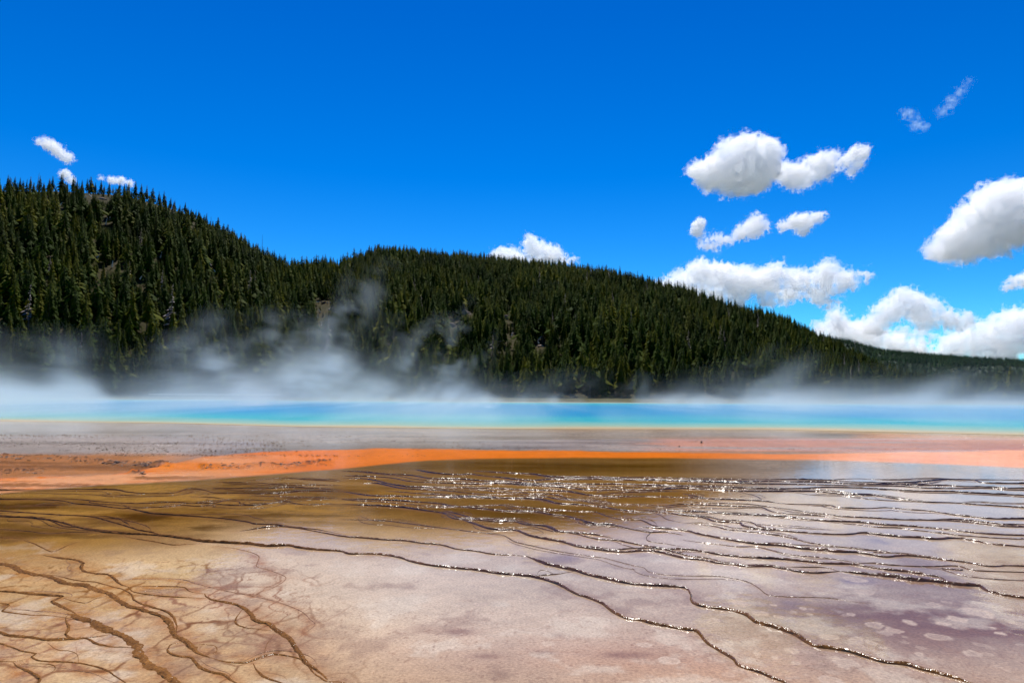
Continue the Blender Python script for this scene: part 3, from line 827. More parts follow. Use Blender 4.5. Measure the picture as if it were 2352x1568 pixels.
def hills_mesh(name, az0, az1, na, r, fn):
    A, R = np.meshgrid(np.linspace(az0, az1, na), r)
    V = np.stack([(R * np.sin(A)).ravel(), (R * np.cos(A)).ravel(), fn(A, R).ravel()], 1)
    return mesh_np(name, V, grid_faces(*A.shape))
tag(obj('hills', hills_mesh('hills', -0.95, 0.95, 420, np.linspace(255, 1180, 200), hill_z),
        soil_mat('hill_soil', (0.020, 0.020, 0.003), (0.034, 0.026, 0.006), (0.050, 0.040, 0.024))), kind='structure')
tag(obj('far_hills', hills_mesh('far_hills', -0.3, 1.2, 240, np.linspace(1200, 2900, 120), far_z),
        soil_mat('hazed_hill_soil', (0.022, 0.04, 0.025), (0.03, 0.045, 0.03), (0.10, 0.095, 0.085))), kind='structure')  # bluish cast of far, hazy air painted into the soil colour

# ------------------------------------------------------------------ conifers
def foliage_mat(name, dark, light, yellow):
    m, n, l, out = new_mat(name)
    b = n.new('ShaderNodeBsdfPrincipled')
    b.inputs['Roughness'].default_value = 0.75
    b.inputs['Specular IOR Level'].default_value = 0.03
    oi = n.new('ShaderNodeObjectInfo')
    g = n.new('ShaderNodeNewGeometry')
    f = ntex(n, l, 1.1, 3, 0.6, g.outputs['Position'])
    c = mixc(n, l, f, dark, light)
    c = mixc(n, l, ramp(n, l, oi.outputs['Random'], [(0.45, (0, 0, 0)), (1.0, (0.9, 0.9, 0.9))]), c, yellow)
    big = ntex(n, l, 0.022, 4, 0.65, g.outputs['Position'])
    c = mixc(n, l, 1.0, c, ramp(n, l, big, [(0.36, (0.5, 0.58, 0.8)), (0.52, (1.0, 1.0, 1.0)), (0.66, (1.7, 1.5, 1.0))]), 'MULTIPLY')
    l.new(c, b.inputs['Base Color'])
    tr = n.new('ShaderNodeBsdfTranslucent')
    l.new(c, tr.inputs['Color'])
    mx = n.new('ShaderNodeMixShader'); mx.inputs[0].default_value = 0.16
    l.new(b.outputs[0], mx.inputs[1]); l.new(tr.outputs[0], mx.inputs[2])
    l.new(mx.outputs[0], out.inputs['Surface'])
    return m
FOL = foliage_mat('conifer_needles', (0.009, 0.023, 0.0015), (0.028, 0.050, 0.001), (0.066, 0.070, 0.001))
FOL_FAR = foliage_mat('hazed_conifer_needles', (0.010, 0.034, 0.018), (0.018, 0.048, 0.022), (0.028, 0.052, 0.018))  # distance haze put into the needle colour as blue green
def plain_mat(name, c0, c1, scale=3.0, rough=0.85, bmp=0.4):
    m, n, l, out = new_mat(name)
    b = principled(n, l, out, Roughness=rough)
    b.inputs['Specular IOR Level'].default_value = 0.25
    g = n.new('ShaderNodeNewGeometry')
    f = ntex(n, l, scale, 5, 0.65, g.outputs['Position'])
    l.new(mixc(n, l, ramp(n, l, f, [(0.35, (0, 0, 0)), (0.65, (1, 1, 1))]), c0, c1), b.inputs['Base Color'])
    l.new(bump(n, l, f, bmp, 0.15), b.inputs['Normal'])
    return m
BARK = plain_mat('conifer_bark', (0.05, 0.035, 0.024), (0.11, 0.085, 0.062))
DEAD = plain_mat('weathered_dead_wood', (0.12, 0.10, 0.09), (0.24, 0.21, 0.19))
PALE = plain_mat('bleached_log', (0.62, 0.54, 0.44), (0.82, 0.74, 0.64))
ROCK = plain_mat('rhyolite_rock', (0.15, 0.11, 0.085), (0.33, 0.255, 0.20), 0.6, 0.9, 1.0)

def conifer_mesh(seed, width=0.15, base=0.12, whorls=34, gap=0.12, ragged=0.35):
    "unit-height crown: whorls of drooping needle sprays of uneven length"
    rd = np.random.default_rng(seed)
    V, F = [], []
    off = rd.uniform(-0.15, 0.15, 2)
    for i in range(whorls):
        t = i / (whorls - 1)
        z = base + (1 - base) * (t ** 0.92) * 0.985
        prof = width * ((1 - t) ** 0.82) * (0.55 + 0.45 * min(1, t * 5 + 0.35)) + 0.006
        nb = int(11 - 4 * t)
        ph = rd.uniform(0, 6.28)
        for b in range(nb):
            if rd.random() < gap:
                continue
            a = ph + b * 2 * math.pi / nb + rd.normal(0, 0.25)
            L = prof * (1 + rd.normal(0, ragged)) * (1 + 0.25 * math.cos(a - 6.28 * off[0]))
            L = max(L, 0.3 * prof)
            dz = -L * rd.uniform(0.15, 0.65) + (0.02 if t > 0.8 else 0)
            ca, sa = math.cos(a), math.sin(a)
            wd = L * rd.uniform(0.13, 0.24) + 0.002
            th = L * 0.16 + 0.005
            n0 = len(V)
            V += [(0.1 * L * ca, 0.1 * L * sa, z + th),
                  (0.62 * L * ca - wd * sa, 0.62 * L * sa + wd * ca, z + 0.45 * dz - 0.3 * th),
                  (L * ca, L * sa, z + dz),
                  (0.62 * L * ca + wd * sa, 0.62 * L * sa - wd * ca, z + 0.45 * dz - 0.3 * th),
                  (0.66 * L * ca, 0.66 * L * sa, z + 0.5 * dz + th * 0.7)]
            F += [(n0, n0 + 4, n0 + 1), (n0 + 1, n0 + 4, n0 + 2), (n0 + 4, n0 + 3, n0 + 2), (n0, n0 + 3, n0 + 4)]
    n0 = len(V)
    V += [(0.007, 0, 0.95), (-0.004, 0.006, 0.95), (-0.004, -0.006, 0.95), (0, 0, 1.0)]
    F += [(n0, n0 + 1, n0 + 3), (n0 + 1, n0 + 2, n0 + 3), (n0 + 2, n0, n0 + 3)]
    me = mesh_np('crown', np.array(V), np.array(F), smooth=False)
    return me

def trunk_np(h=0.95, r=0.014, n=6, seg=6, lean=0.0, seed=0):
    rd = np.random.default_rng(seed)
    V, F = [], []
    cx = cyy = 0.0
    for i in range(seg + 1):
        t = i / seg
        rr = r * (1 - 0.85 * t)
        for k in range(n):
            a = 2 * math.pi * k / n
            V.append((cx + rr * math.cos(a), cyy + rr * math.sin(a), h * t))
        cx += lean / seg + rd.normal(0, 0.003); cyy += rd.normal(0, 0.003)
    for i in range(seg):
        for k in range(n):
            F.append((i * n + k, i * n + (k + 1) % n, (i + 1) * n + (k + 1) % n, (i + 1) * n + k))
    return np.array(V), np.array(F)

VARIANTS = [dict(width=0.13, base=0.10), dict(width=0.155, base=0.06, ragged=0.3), dict(width=0.115, base=0.2, gap=0.22), dict(width=0.17, base=0.12, ragged=0.45, gap=0.2), dict(width=0.10, base=0.14, whorls=38), dict(width=0.14, base=0.3, ragged=0.5, gap=0.3)]
CROWNS, TRUNKS = [], []
for i, kw in enumerate(VARIANTS):
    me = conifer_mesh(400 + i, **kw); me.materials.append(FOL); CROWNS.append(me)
    v, f = trunk_np(seed=500 + i)
    tm = mesh_np('trunk', v, f); tm.materials.append(BARK); TRUNKS.append(tm)

# forest points on the near hills
def jitter_points(cell, az0, az1, r0, r1, seed):
    rd = np.random.default_rng(seed)
    w = r1 * max(abs(math.sin(az0)), abs(math.sin(az1)))
    xs = np.arange(-w, w, cell); ys = np.arange(0, r1, cell)
    X, Y = np.meshgrid(xs, ys)
    X = X + rd.uniform(-.5, .5, X.shape) * cell; Y = Y + rd.uniform(-.5, .5, Y.shape) * cell
    a, r = np.arctan2(X, Y).ravel(), np.hypot(X, Y).ravel()
    k = (a > az0) & (a < az1) & (r > r0) & (r < r1)
    return a[k], r[k], rd
LOGS = [(138, 481, 14, 60), (252, 508, 16, 88), (244, 518, 17, 80), (161, 516, 16, 75), (258, 617, 14, 85), (370, 595, 14, 80), (481, 615, 11, 120), (492, 632, 9, 125), (225, 599, 9, 70), (323, 650, 8, 60), (197, 461, 14, 50), (613, 619, 12, 90), (205, 456, 10, 140), (730, 735, 14, 85), (737, 752, 14, 100), (733, 722, 10, 115), (781, 622, 10, 120), (1177, 776, 11, 70), (1240, 788, 12, 50), (1236, 797, 8, 110)]
ROCKS = [(1074, 722, 9, 6), (1039, 750, 6, 8), (1165, 733, 7, 7), (1177, 768, 4, 4), (1240, 795, 5, 3), (770, 624, 10, 4), (1431, 672, 11, 4), (1473, 690, 8, 4), (236, 458, 6, 3), (760, 712, 5, 3), (455, 520, 4, 3), (1285, 783, 4, 3)]
LOOKOUT = on_hill(738, 699)
gaps = [(on_hill(x, y), 3.2) for x, y, _, _ in LOGS] + [(on_hill(x, y), 2.5 + 0.35 * s) for x, y, s, _ in ROCKS] + [(LOOKOUT, 7.0), (on_hill(752, 712), 5.0), (on_hill(232, 456), 9.0), (on_hill(248, 508), 5.0), (on_hill(1165, 738), 5.0)]
SKYTREES = [(19, 400), (35, 404), (47, 406), (54, 413), (71, 404), (93, 402), (101, 417), (115, 408), (122, 403), (142, 398), (155, 418), (169, 403), (178, 412), (189, 412), (201, 409), (209, 404), (220, 417), (233, 412), (240, 424), (252, 417), (260, 427), (276, 418), (286, 421), (297, 416), (312, 414), (325, 421), (338, 424), (352, 430), (366, 438), (377, 437), (393, 452), (402, 458), (426, 463), (440, 478), (451, 480), (457, 481), (468, 500), (489, 510), (503, 517), (512, 528), (523, 527), (539, 540), (553, 552), (566, 562), (582, 558), (592, 560), (603, 565), (634, 590), (645, 585), (655, 582), (680, 603), (700, 605), (720, 595), (728, 593), (738, 590), (755, 600), (771, 598), (785, 605), (800, 600), (830, 582), (845, 575), (853, 576), (870, 586), (900, 596), (1185, 604),
            (1594, 681), (1602, 690), (1630, 690), (1638, 685), (1657, 700), (1676, 703), (1720, 720), (1738, 724), (1750, 728), (1778, 725), (1789, 718), (1800, 735), (1812, 740), (1828, 741), (1854, 749), (1886, 768)]
a, r, rd = jitter_points(5.0, math.radians(-43), math.radians(43), 283, 900, 601)
z = hill_z(a, r)
x, y = r * np.sin(a), r * np.cos(a)
rs = crest_r(a)
P = np.stack([x, y], 1)
keep = (r < rs + 6) & (rd.random(len(r)) < 0.93 - 0.25 * ss(0.72, 0.95, (r - R_BASE) / (rs - R_BASE)) * (fbm(P / 40, 611, 3) > 0.05))
keep &= ~((r > rs - 16) & (a < azel(860, 600)[0])) & ~((r > rs - 55) & (a < azel(860, 600)[0]) & (rd.random(len(r)) < 0.62))            # the crest of the left hill gets its own trees
keep &= ~((r > rs - 9) & (a > azel(1570, 690)[0]) & (a < azel(1900, 690)[0]) & (rd.random(len(r)) < 0.75))
for g, rad in gaps:
    u = g[:2] / np.linalg.norm(g[:2])
    rel = P - g[:2]
    along, side = rel @ u, np.abs(rel @ np.array([u[1], -u[0]]))
    wv_ = 1 + 0.9 * fbm(P / 5.0, 615, 3)
    keep &= ~((side < rad * 0.9 * wv_) & (along > -rad * 2.2 * wv_) & (along < rad * 0.6 * wv_))
x, y, z, a, r = x[keep], y[keep], z[keep], a[keep], r[keep]
h = rd.uniform(8.5, 21.0, len(r)) * np.interp(a, [azel(1450, 800)[0], azel(1800, 800)[0], azel(1950, 800)[0]], [1.0, 0.72, 0.55]) * np.where((a > azel(1500, 800)[0]) & (r > crest_r(a) - 70), 0.6, 1.0) * (0.85 + 0.3 * (fbm(np.stack([x, y], 1) / 30, 621, 3) + 0.5)) * np.where((a < azel(860, 600)[0]) & (r > crest_r(a) - 70), 0.30, np.where((a < azel(860, 600)[0]) & (r > crest_r(a) - 140), 0.75, 1.0))
# small trees where the photo shows bare spots, logs, rocks and the lookout between taller ones
gone = np.zeros(len(r), bool)
P = np.stack([x, y], 1)
for g, rad in gaps:
    dT = np.linalg.norm(g[:2]); u = g[:2] / dT
    along = P @ u
    side = np.abs((P - g[:2]) @ np.array([u[1], -u[0]]))
    m_ = (rd.random(len(r)) < 0.9) & (side < rad * (0.75 + 0.35 * fbm(P / 6.0, 617, 2))) & (along < dT) & (along > dT - 75)
    clear = CAM_H + (g[2] - 0.5 - CAM_H) * along / dT - z
    h = np.where(m_, np.minimum(h, np.maximum(clear, 0.5)), h)
    gone |= m_ & (clear < 2.5)
x, y, z, a, r, h = x[~gone], y[~gone], z[~gone], a[~gone], r[~gone], h[~gone]
var = rd.integers(0, len(VARIANTS), len(r))
rot = rd.uniform(0, 6.28, len(r))
wid = rd.uniform(0.85, 1.25, len(r))
# the trees that show largest become things of their own: the foremost rows at the foot of the hills
inview = np.abs(a) < math.radians(37.2)
size = h / r
front_row = np.zeros(len(r), bool)
bins = np.floor(a / 0.0055).astype(int)
order = np.argsort(r)
seen = {}
for i in order:
    if not inview[i]:
        continue
    b = bins[i]
    if seen.get(b, 0) < 1 and h[i] > 8.0:
        seen[b] = seen.get(b, 0) + 1
        front_row[i] = True
idx = np.where(front_row)[0][:225]

ZONES = [(-1e9, 90, 'behind the thick low steam bank'), (90, 250, 'below the bare grassy top of the steep hill'), (250, 420, 'behind the boardwalk on the far bank'), (420, 640, 'behind the grey steam drifting off the pool'), (640, 900, 'under the lookout with the tiny crowd'), (900, 1120, 'under the pale rock slabs of the middle hill'), (1120, 1330, 'behind the darkest gap in the steam'), (1330, 1600, 'behind the bluest water'), (1600, 1850, 'under the sparse ridge of standing snags'), (1850, 2080, 'where the long ridge comes down to the flats'), (2080, 1e9, 'on the flats before the distant blue hill')]
def size_word(hh):
    return 'short' if hh < 10.5 else 'middling' if hh < 13.5 else 'tall' if hh < 16 else 'very tall'
FORM = ['slim dense', 'broad full', 'thin high-skirted', 'ragged wide', 'needle-narrow', 'bare-legged']
def plant(xx, yy, zz, hh, v, rz, ww, label, group):
    t = thing('pine_tree', label, 'tree', (xx, yy, zz - 0.3), group, rz)
    t.scale = (hh * ww, hh * ww, hh)
    c = bpy.data.objects.new('crown', CROWNS[v]); C.objects.link(c); c.parent = t
    k = bpy.data.objects.new('trunk', TRUNKS[v]); C.objects.link(k); k.parent = t
    return t
for i in idx:
    px, _ = project(np.array([[x[i], y[i], z[i]]]))
    zone = next(s for lo, hi, s in ZONES if lo <= px[0] < hi)
    plant(x[i], y[i], z[i], h[i], int(var[i]), rot[i], wid[i], f'{size_word(h[i])} {FORM[var[i]]} pine {zone}', 'front row pines ' + zone)
taken = np.zeros(len(r), bool); taken[idx] = True
# trees and snags that stand against the sky
SPOT = [(-1, 'on the bare grassy hilltop'), (250, 'on the rounded shoulder of the steep hill'), (380, 'on the falling skyline of the steep hill'), (620, 'in the saddle between the two hills'), (790, 'on the knoll of the middle hill'), (1000, 'on the middle of the long ridge'), (1570, 'on the sparse low end of the long ridge')]
for j, (px, py) in enumerate(SKYTREES):
    az, te = azel(px, py)
    rr = float(crest_r(az)) - rd.uniform(0, 9)
    zb = float(hill_z(np.array([az]), np.array([rr]))[0])
    hh = max(6.0, te * rr + CAM_H - zb)
    v = j % len(VARIANTS) if j % 6 != 5 else 0
    spot = [s for lo, s in SPOT if px >= lo][-1]
    nb = 'beside a leaning snag' if px in (93, 169) else ''
    plant(rr * math.sin(az), rr * math.cos(az), zb, hh, v, rd.uniform(0, 6.28), rd.uniform(0.85, 1.1) * (1.15 if px < 900 else 1.3), f'{size_word(hh)} {FORM[v]} pine against the sky {spot}'.strip(), 'skyline pines ' + spot)

# everything else is the forest: nobody could count it
def scatter_tree(name, pts, sx, sy, var, rot, meshes, kindlabel):
    me = bpy.data.meshes.new(name)
    me.vertices.add(len(pts)); me.vertices.foreach_set('co', np.ascontiguousarray(pts, np.float32).ravel())
    attr_f(me, 'ht', sy); attr_f(me, 'wd', sx); attr_f(me, 'rz', rot)
    a = me.attributes.new('pick', 'INT', 'POINT'); a.data.foreach_set('value', np.ascontiguousarray(var, np.int32))
    o = obj(name, me)
    col = bpy.data.collections.new(name + '_kinds')
    for i, m in enumerate(meshes):
        col.objects.link(bpy.data.objects.new(f'kind_{i}', m))
    ng = bpy.data.node_groups.new(name + '_nodes', 'GeometryNodeTree')
    ng.interface.new_socket('Geometry', in_out='INPUT', socket_type='NodeSocketGeometry')
    ng.interface.new_socket('Geometry', in_out='OUTPUT', socket_type='NodeSocketGeometry')
    n, l = ng.nodes, ng.links
    gi, go = n.new('NodeGroupInput'), n.new('NodeGroupOutput')
    ip = n.new('GeometryNodeInstanceOnPoints')
    ci = n.new('GeometryNodeCollectionInfo')
    ci.inputs['Collection'].default_value = col
    ci.inputs['Separate Children'].default_value = True
    ci.inputs['Reset Children'].default_value = True
    def na(nm, ty):
        q = n.new('GeometryNodeInputNamedAttribute'); q.data_type = ty
        q.inputs['Name'].default_value = nm
        return q.outputs['Attribute']
    ht, wd, rz, pk = na('ht', 'FLOAT'), na('wd', 'FLOAT'), na('rz', 'FLOAT'), na('pick', 'INT')
    cs = n.new('ShaderNodeCombineXYZ')
    l.new(wd, cs.inputs[0]); l.new(wd, cs.inputs[1]); l.new(ht, cs.inputs[2])
    cr = n.new('ShaderNodeCombineXYZ'); l.new(rz, cr.inputs[2])
    l.new(gi.outputs[0], ip.inputs['Points'])
    l.new(ci.outputs[0], ip.inputs['Instance'])
    ip.inputs['Pick Instance'].default_value = True
    l.new(pk, ip.inputs['Instance Index'])
    l.new(cr.outputs[0], ip.inputs['Rotation'])
    l.new(cs.outputs[0], ip.inputs['Scale'])
    l.new(ip.outputs[0], go.inputs[0])
    md = o.modifiers.new('scatter', 'NODES'); md.node_group = ng
    return tag(o, kindlabel, kind='stuff')
def with_trunk(cm, fol):
    bm = bmesh.new()
    bm.from_mesh(cm)
    for f in bm.faces: f.material_index = 0
    k = len(bm.faces)
    v, f = trunk_np()
    vs_ = [bm.verts.new(p) for p in v]
    for q in f:
        bm.faces.new([vs_[i] for i in q]).material_index = 1
    me = bpy.data.meshes.new('tree')
    bm.to_mesh(me); bm.free()
    me.materials.append(fol); me.materials.append(BARK)
    return me
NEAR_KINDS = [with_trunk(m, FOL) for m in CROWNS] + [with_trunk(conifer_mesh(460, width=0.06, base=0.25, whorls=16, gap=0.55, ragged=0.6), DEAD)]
q = ~taken
var = np.where(q & (rd.random(len(r)) < 0.02), len(CROWNS), var)
scatter_tree('pine_forest', np.stack([x, y, z - 0.3], 1)[q], (h * wid)[q], h[q], var[q], rot[q], NEAR_KINDS, 'dense dark pine forest covering both hillsides above the pool')
a2, r2, rd2 = jitter_points(11.0, math.radians(10), math.radians(54), 1300, 2230, 631)
z2 = far_z(a2, r2)
h2 = rd2.uniform(11, 17, len(r2))
v2, o2, w2 = rd2.integers(0, 3, len(r2)), rd2.uniform(0, 6.28, len(r2)), rd2.uniform(1.3, 1.9, len(r2))
FAR_KINDS = [with_trunk(conifer_mesh(440 + i, whorls=9, width=0.16, gap=0.05, base=0.05), FOL_FAR) for i in range(3)]
scatter_tree('distant_forest', np.stack([r2 * np.sin(a2), r2 * np.cos(a2), z2 - 0.5], 1), h2 * w2, h2, v2, o2, FAR_KINDS, 'haze-tinted blue green forest on the distant hill')

# dead snags
SNAGS = [(146, 394, 0.0, 'tall bare snag rising above the pines on the grassy hilltop'), (86, 396, 0.10, 'leaning dead trunk among the hilltop pines'), (176, 402, -0.07, 'bent snag beside a ragged hilltop pine'), (476, 487, 0.0, 'thin snag on the falling skyline above the rocky notch'), (485, 496, 0.0, 'pair-side thin snag lower on the falling skyline'), (603, 538, 0.0, 'tall lone snag near the foot of the steep skyline'), (553, 533, 0.0, 'lone snag midway down the steep skyline'), (660, 596, 0.02, 'short snag in the saddle between the hills'), (942, 590, 0.0, 'short snag beyond the knoll on the long ridge'), (1125, 603, 0.0, 'snag just before the cloud behind the ridge'), (1209, 610, 0.0, 'snag in front of the white cloud behind the ridge'), (1385, 622, 0.0, 'snag past the cloud on the long ridge'), (1422, 624, 0.0, 'tall snag above the rocky scar of the ridge'), (1478, 641, 0.0, 'tall snag beside the big flat cloud'), (1493, 643, 0.0, 'twin snag next to the tall one by the big cloud'), (1572, 668, 0.0, 'snag standing inside the big flat cloud'), (1585, 672, 0.02, 'second snag inside the big flat cloud'), (1640, 678, 0.0, 'snag at the start of the sparse ridge'), (1693, 701, 0.0, 'lone pole snag on the sparse ridge'), (1776, 722, 0.0, 'snag beside the tallest pine of the sparse ridge'), (1818, 742, 0.0, 'short snag low on the sparse ridge'), (1869, 753, 0.0, 'last tall snag where the ridge ends'), (1873, 760, 0.03, 'short snag beside the last tall one')]
for j, (px, py, lean, lab) in enumerate(SNAGS):
    az, te = azel(px, py)
    rr = float(crest_r(az)) - 4
    zb = float(hill_z(np.array([az]), np.array([rr]))[0])
    hh = max(7.0, te * rr + CAM_H - zb)
    t = thing('dead_tree', lab, 'dead tree', (rr * math.sin(az), rr * math.cos(az), zb - 0.3), 'bare snags along the ridges')
    v, f = trunk_np(h=hh, r=0.36, lean=lean * hh, seed=700 + j)
    obj('trunk', mesh_np('trunk', v, f), DEAD, t)
    V, F = [], []
    rdd = np.random.default_rng(800 + j)
    for b in range(9):
        zz = hh * rdd.uniform(0.35, 0.95); an = rdd.uniform(0, 6.28); L = rdd.uniform(0.5, 1.3)
        cx = lean * zz
        n0 = len(V)
        e = np.array([cx + L * math.cos(an), L * math.sin(an), zz + L * rdd.uniform(-0.2, 0.35)])
        for dx, dz in ((-.04, 0), (.04, 0), (0, .06)):
            V.append((cx + dx, 0.02 * dx, zz + dz))
        V.append(e)
        F += [(n0, n0 + 1, n0 + 3), (n0 + 1, n0 + 2, n0 + 3), (n0 + 2, n0, n0 + 3)]
    obj('branch', mesh_np('branch', np.array(V), np.array(F), False), DEAD, t)

# fallen logs
LOGLAB = ['below the hilltop pines', 'upright looking in the clearing under the hilltop', 'crossing its neighbour under the hilltop clearing', 'alone halfway down the steep hill', 'far down the steep hill among dark pines', 'in the middle of the steep hill', 'low on the steep skyline side', 'short one beside the low skyline log', 'small one in the dark lower wood', 'small one near the drifting steam', 'at the edge of the grassy hilltop', 'in the saddle below the skyline', 'lying flat across the grassy hilltop', 'standing out below the lookout', 'lowest of those below the lookout', 'just under the lookout edge', 'on the rocky knoll by the saddle', 'under the shaded rock of the middle hill', 'crossing a dark gap of the middle hill', 'short one in the dark gap of the middle hill']
for j, (px, py, L, ang) in enumerate(LOGS):
    p = on_hill(px, py)
    dd = np.linalg.norm(p[:2])
    ln = L * dd / FOC
    v, f = trunk_np(h=ln, r=0.42, n=8, seed=900 + j)
    v[:, 2] -= ln / 2
    o = obj('fallen_log', mesh_np('fallen_log', v, f), PALE, loc=(p[0], p[1], p[2] + 2.6))
    tilt = math.radians(90 - ang)
    azv = math.atan2(p[0], p[1])
    o.rotation_euler = (math.radians(28), tilt, -azv)
    tag(o, 'bleached fallen trunk ' + LOGLAB[j], 'fallen log', 'bleached fallen trunks on the hills')

# rock outcrops
ROCKLAB = ['pale tilted rock slab on the middle hill', 'pale rock face beside the tilted slab, partly in steam', 'shaded rock ledge on the middle hill with tree shadows', 'small broken rocks under the shaded ledge', 'rock rubble in the dark gap of the middle hill', 'rounded bare rock knoll on the saddle skyline', 'brown rock scar below the ridge skyline', 'lower rock scar further down the ridge', 'low rocks on the grassy hilltop', 'broken rocks just under the lookout', 'small crag on the steep skyline', 'small rubble patch low on the middle hill']
def rock_mesh(sx, sy, sz, seed):
    bm = bmesh.new()
    bmesh.ops.create_icosphere(bm, subdivisions=3, radius=1.0)
    co = np.array([v.co for v in bm.verts])
    n = fbm(co * 1.6, seed, 4); m = fbm(co * np.array([1, 1, 5.0]), seed + 9, 3)
    for v, a_, b_ in zip(bm.verts, n, m):
        v.co *= 1 + 0.75 * a_ + 0.4 * round(b_ * 4) / 4
        v.co.x *= sx; v.co.y *= sy; v.co.z *= sz
    me = bpy.data.meshes.new('rock_outcrop'); bm.to_mesh(me); bm.free()
    return me
for j, (px, py, sx, sz) in enumerate(ROCKS):
    p = on_hill(px, py)
    k = np.linalg.norm(p[:2]) / 700
    o = obj('rock_outcrop', rock_mesh(sx * k * 0.62, 2.6 * k, sz * k * 0.5, 950 + 11 * j), ROCK, loc=tuple(p))
    o.rotation_euler = (0, 0.35 if j in (0, 6) else 0, -math.atan2(p[0], p[1]))
    tag(o, ROCKLAB[j], 'rock')

# ------------------------------------------------------------------ boardwalk on the far bank
WOOD = plain_mat('grey_planks', (0.36, 0.33, 0.28), (0.52, 0.48, 0.41), 2.0)
WOOD_D = plain_mat('dark_posts', (0.05, 0.04, 0.035), (0.09, 0.075, 0.06), 2.0)
def box(bm, c, s, rz=0):
    m = Matrix.Translation(c) @ Matrix.Rotation(rz, 4, 'Z') @ Matrix.Diagonal((*s, 1))
    bmesh.ops.create_cube(bm, size=1.0, matrix=m)
def bm_obj(name, bm, mat, parent=None):
    me = bpy.data.meshes.new(name); bm.to_mesh(me); bm.free()
    return obj(name, me, mat, parent)
bw0, bw1 = np.array(at(345, 916.5)) * 1.12, np.array(at(640, 917.8)) * 1.14
ln = np.linalg.norm(bw1 - bw0); ang = math.atan2(bw1[1] - bw0[1], bw1[0] - bw0[0])
bw = thing('boardwalk', 'long grey plank boardwalk on posts along the far bank of the pool', 'boardwalk', (*((bw0 + bw1) / 2), 0), None, ang)
bm = bmesh.new(); box(bm, (0, 0, 1.28), (ln, 2.4, 0.16)); bm_obj('deck', bm, WOOD, bw)
for k in range(13):
    bm = bmesh.new(); box(bm, (-ln / 2 + ln * (k + 0.5) / 13 + random.uniform(-.6, .6), -1.0, 0.6), (0.28, 0.28, 1.2)); bm_obj('post', bm, WOOD_D, bw)
bm = bmesh.new(); box(bm, (0, -1.05, 1.12), (ln, 0.1, 0.18)); bm_obj('beam', bm, WOOD, bw)

# ------------------------------------------------------------------ people on the lookout
def person_mesh():
    me = bpy.data.meshes.new('person')
    J = {'pel': (0, 0, .95, .15), 'che': (0, 0, 1.25, .17), 'nec': (0, 0, 1.46, .06), 'hea': (0, 0.01, 1.60, .10), 'top': (0, 0, 1.72, .07),
         'hl': (-.1, 0, .86, .11), 'kl': (-.11, .02, .48, .075), 'fl': (-.12, 0, .06, .05), 'hr': (.1, 0, .86, .11), 'kr': (.12, .02, .48, .075), 'fr': (.14, 0, .06, .05),
         'sl': (-.2, 0, 1.38, .075), 'el': (-.27, 0, 1.1, .055), 'wl': (-.24, .12, .9, .04), 'sr': (.2, 0, 1.38, .075), 'er': (.28, 0, 1.1, .055), 'wr': (.22, .16, .98, .04), 'tl': (-.12, .14, .03, .04), 'tr': (.15, .14, .03, .04)}
    ks = list(J)
    E = [('pel', 'che'), ('che', 'nec'), ('nec', 'hea'), ('hea', 'top'), ('pel', 'hl'), ('hl', 'kl'), ('kl', 'fl'), ('fl', 'tl'), ('pel', 'hr'), ('hr', 'kr'), ('kr', 'fr'), ('fr', 'tr'), ('che', 'sl'), ('sl', 'el'), ('el', 'wl'), ('che', 'sr'), ('sr', 'er'), ('er', 'wr')]
    me.from_pydata([J[k][:3] for k in ks], [(ks.index(p), ks.index(q)) for p, q in E], [])
    o = bpy.data.objects.new('tmp', me); C.objects.link(o)
    md = o.modifiers.new('s', 'SKIN')
    for i, k in enumerate(ks):
        me.skin_vertices[0].data[i].radius = (J[k][3], J[k][3])
    me.skin_vertices[0].data[0].use_root = True
    o.modifiers.new('d', 'SUBSURF').levels = 1
    dg = bpy.context.evaluated_depsgraph_get()
    out = bpy.data.meshes.new_from_object(o.evaluated_get(dg))
    bpy.data.objects.remove(o)
    return out
base_person = person_mesh()
def cloth_of(me, lo, hi, grow):
    bm = bmesh.new(); bm.from_mesh(me)
    bm.normal_update()
    bmesh.ops.delete(bm, geom=[f for f in bm.faces if not (lo < f.calc_center_median().z < hi)], context='FACES')
    for v in bm.verts: v.co += v.normal * grow
    out = bpy.data.meshes.new('clothing'); bm.to_mesh(out); bm.free()
    return out
SHIRT, TROUS, HAIR = cloth_of(base_person, .92, 1.47, .025), cloth_of(base_person, .1, .95, .02), cloth_of(base_person, 1.64, 1.9, .02)
def cm(name, c):
    return plain_mat(name, tuple(0.85 * v for v in c), c, 20.0, 0.9, 0.1)
SKIN = cm('skin', (0.45, 0.27, 0.18)); DARK = cm('dark_cloth', (0.02, 0.025, 0.05)); BLACKH = cm('dark_hair', (0.03, 0.02, 0.015))
COLS = [('blue', (0.05, 0.12, 0.5)), ('deep blue', (0.03, 0.08, 0.4)), ('white', (0.8, 0.8, 0.8)), ('teal', (0.02, 0.35, 0.38)), ('white', (0.8, 0.8, 0.8)), ('teal', (0.03, 0.30, 0.36)), ('navy', (0.02, 0.03, 0.12)), ('plum', (0.22, 0.06, 0.12)), ('grey', (0.3, 0.32, 0.34)), ('white', (0.8, 0.8, 0.8)), ('blue', (0.06, 0.14, 0.55))]
PX = [703, 709, 718, 722, 728, 732, 738, 745, 752, 759, 774]
PLAB = ['person in a blue top at the treeward end of the lookout crowd', 'person in a deep blue jacket second along the lookout', 'person in a white top among the dense crowd of the lookout', 'person in a teal top close against the white one', 'person in white standing out in the middle of the lookout', 'person in a teal jacket in the middle of the lookout', 'person in navy at the rail edge of the lookout', 'person in a plum top past the dense crowd', 'person in grey standing apart on the lookout', 'person in white alone past the grey one', 'person in bright blue alone at the far end of the lookout']
mats = {}
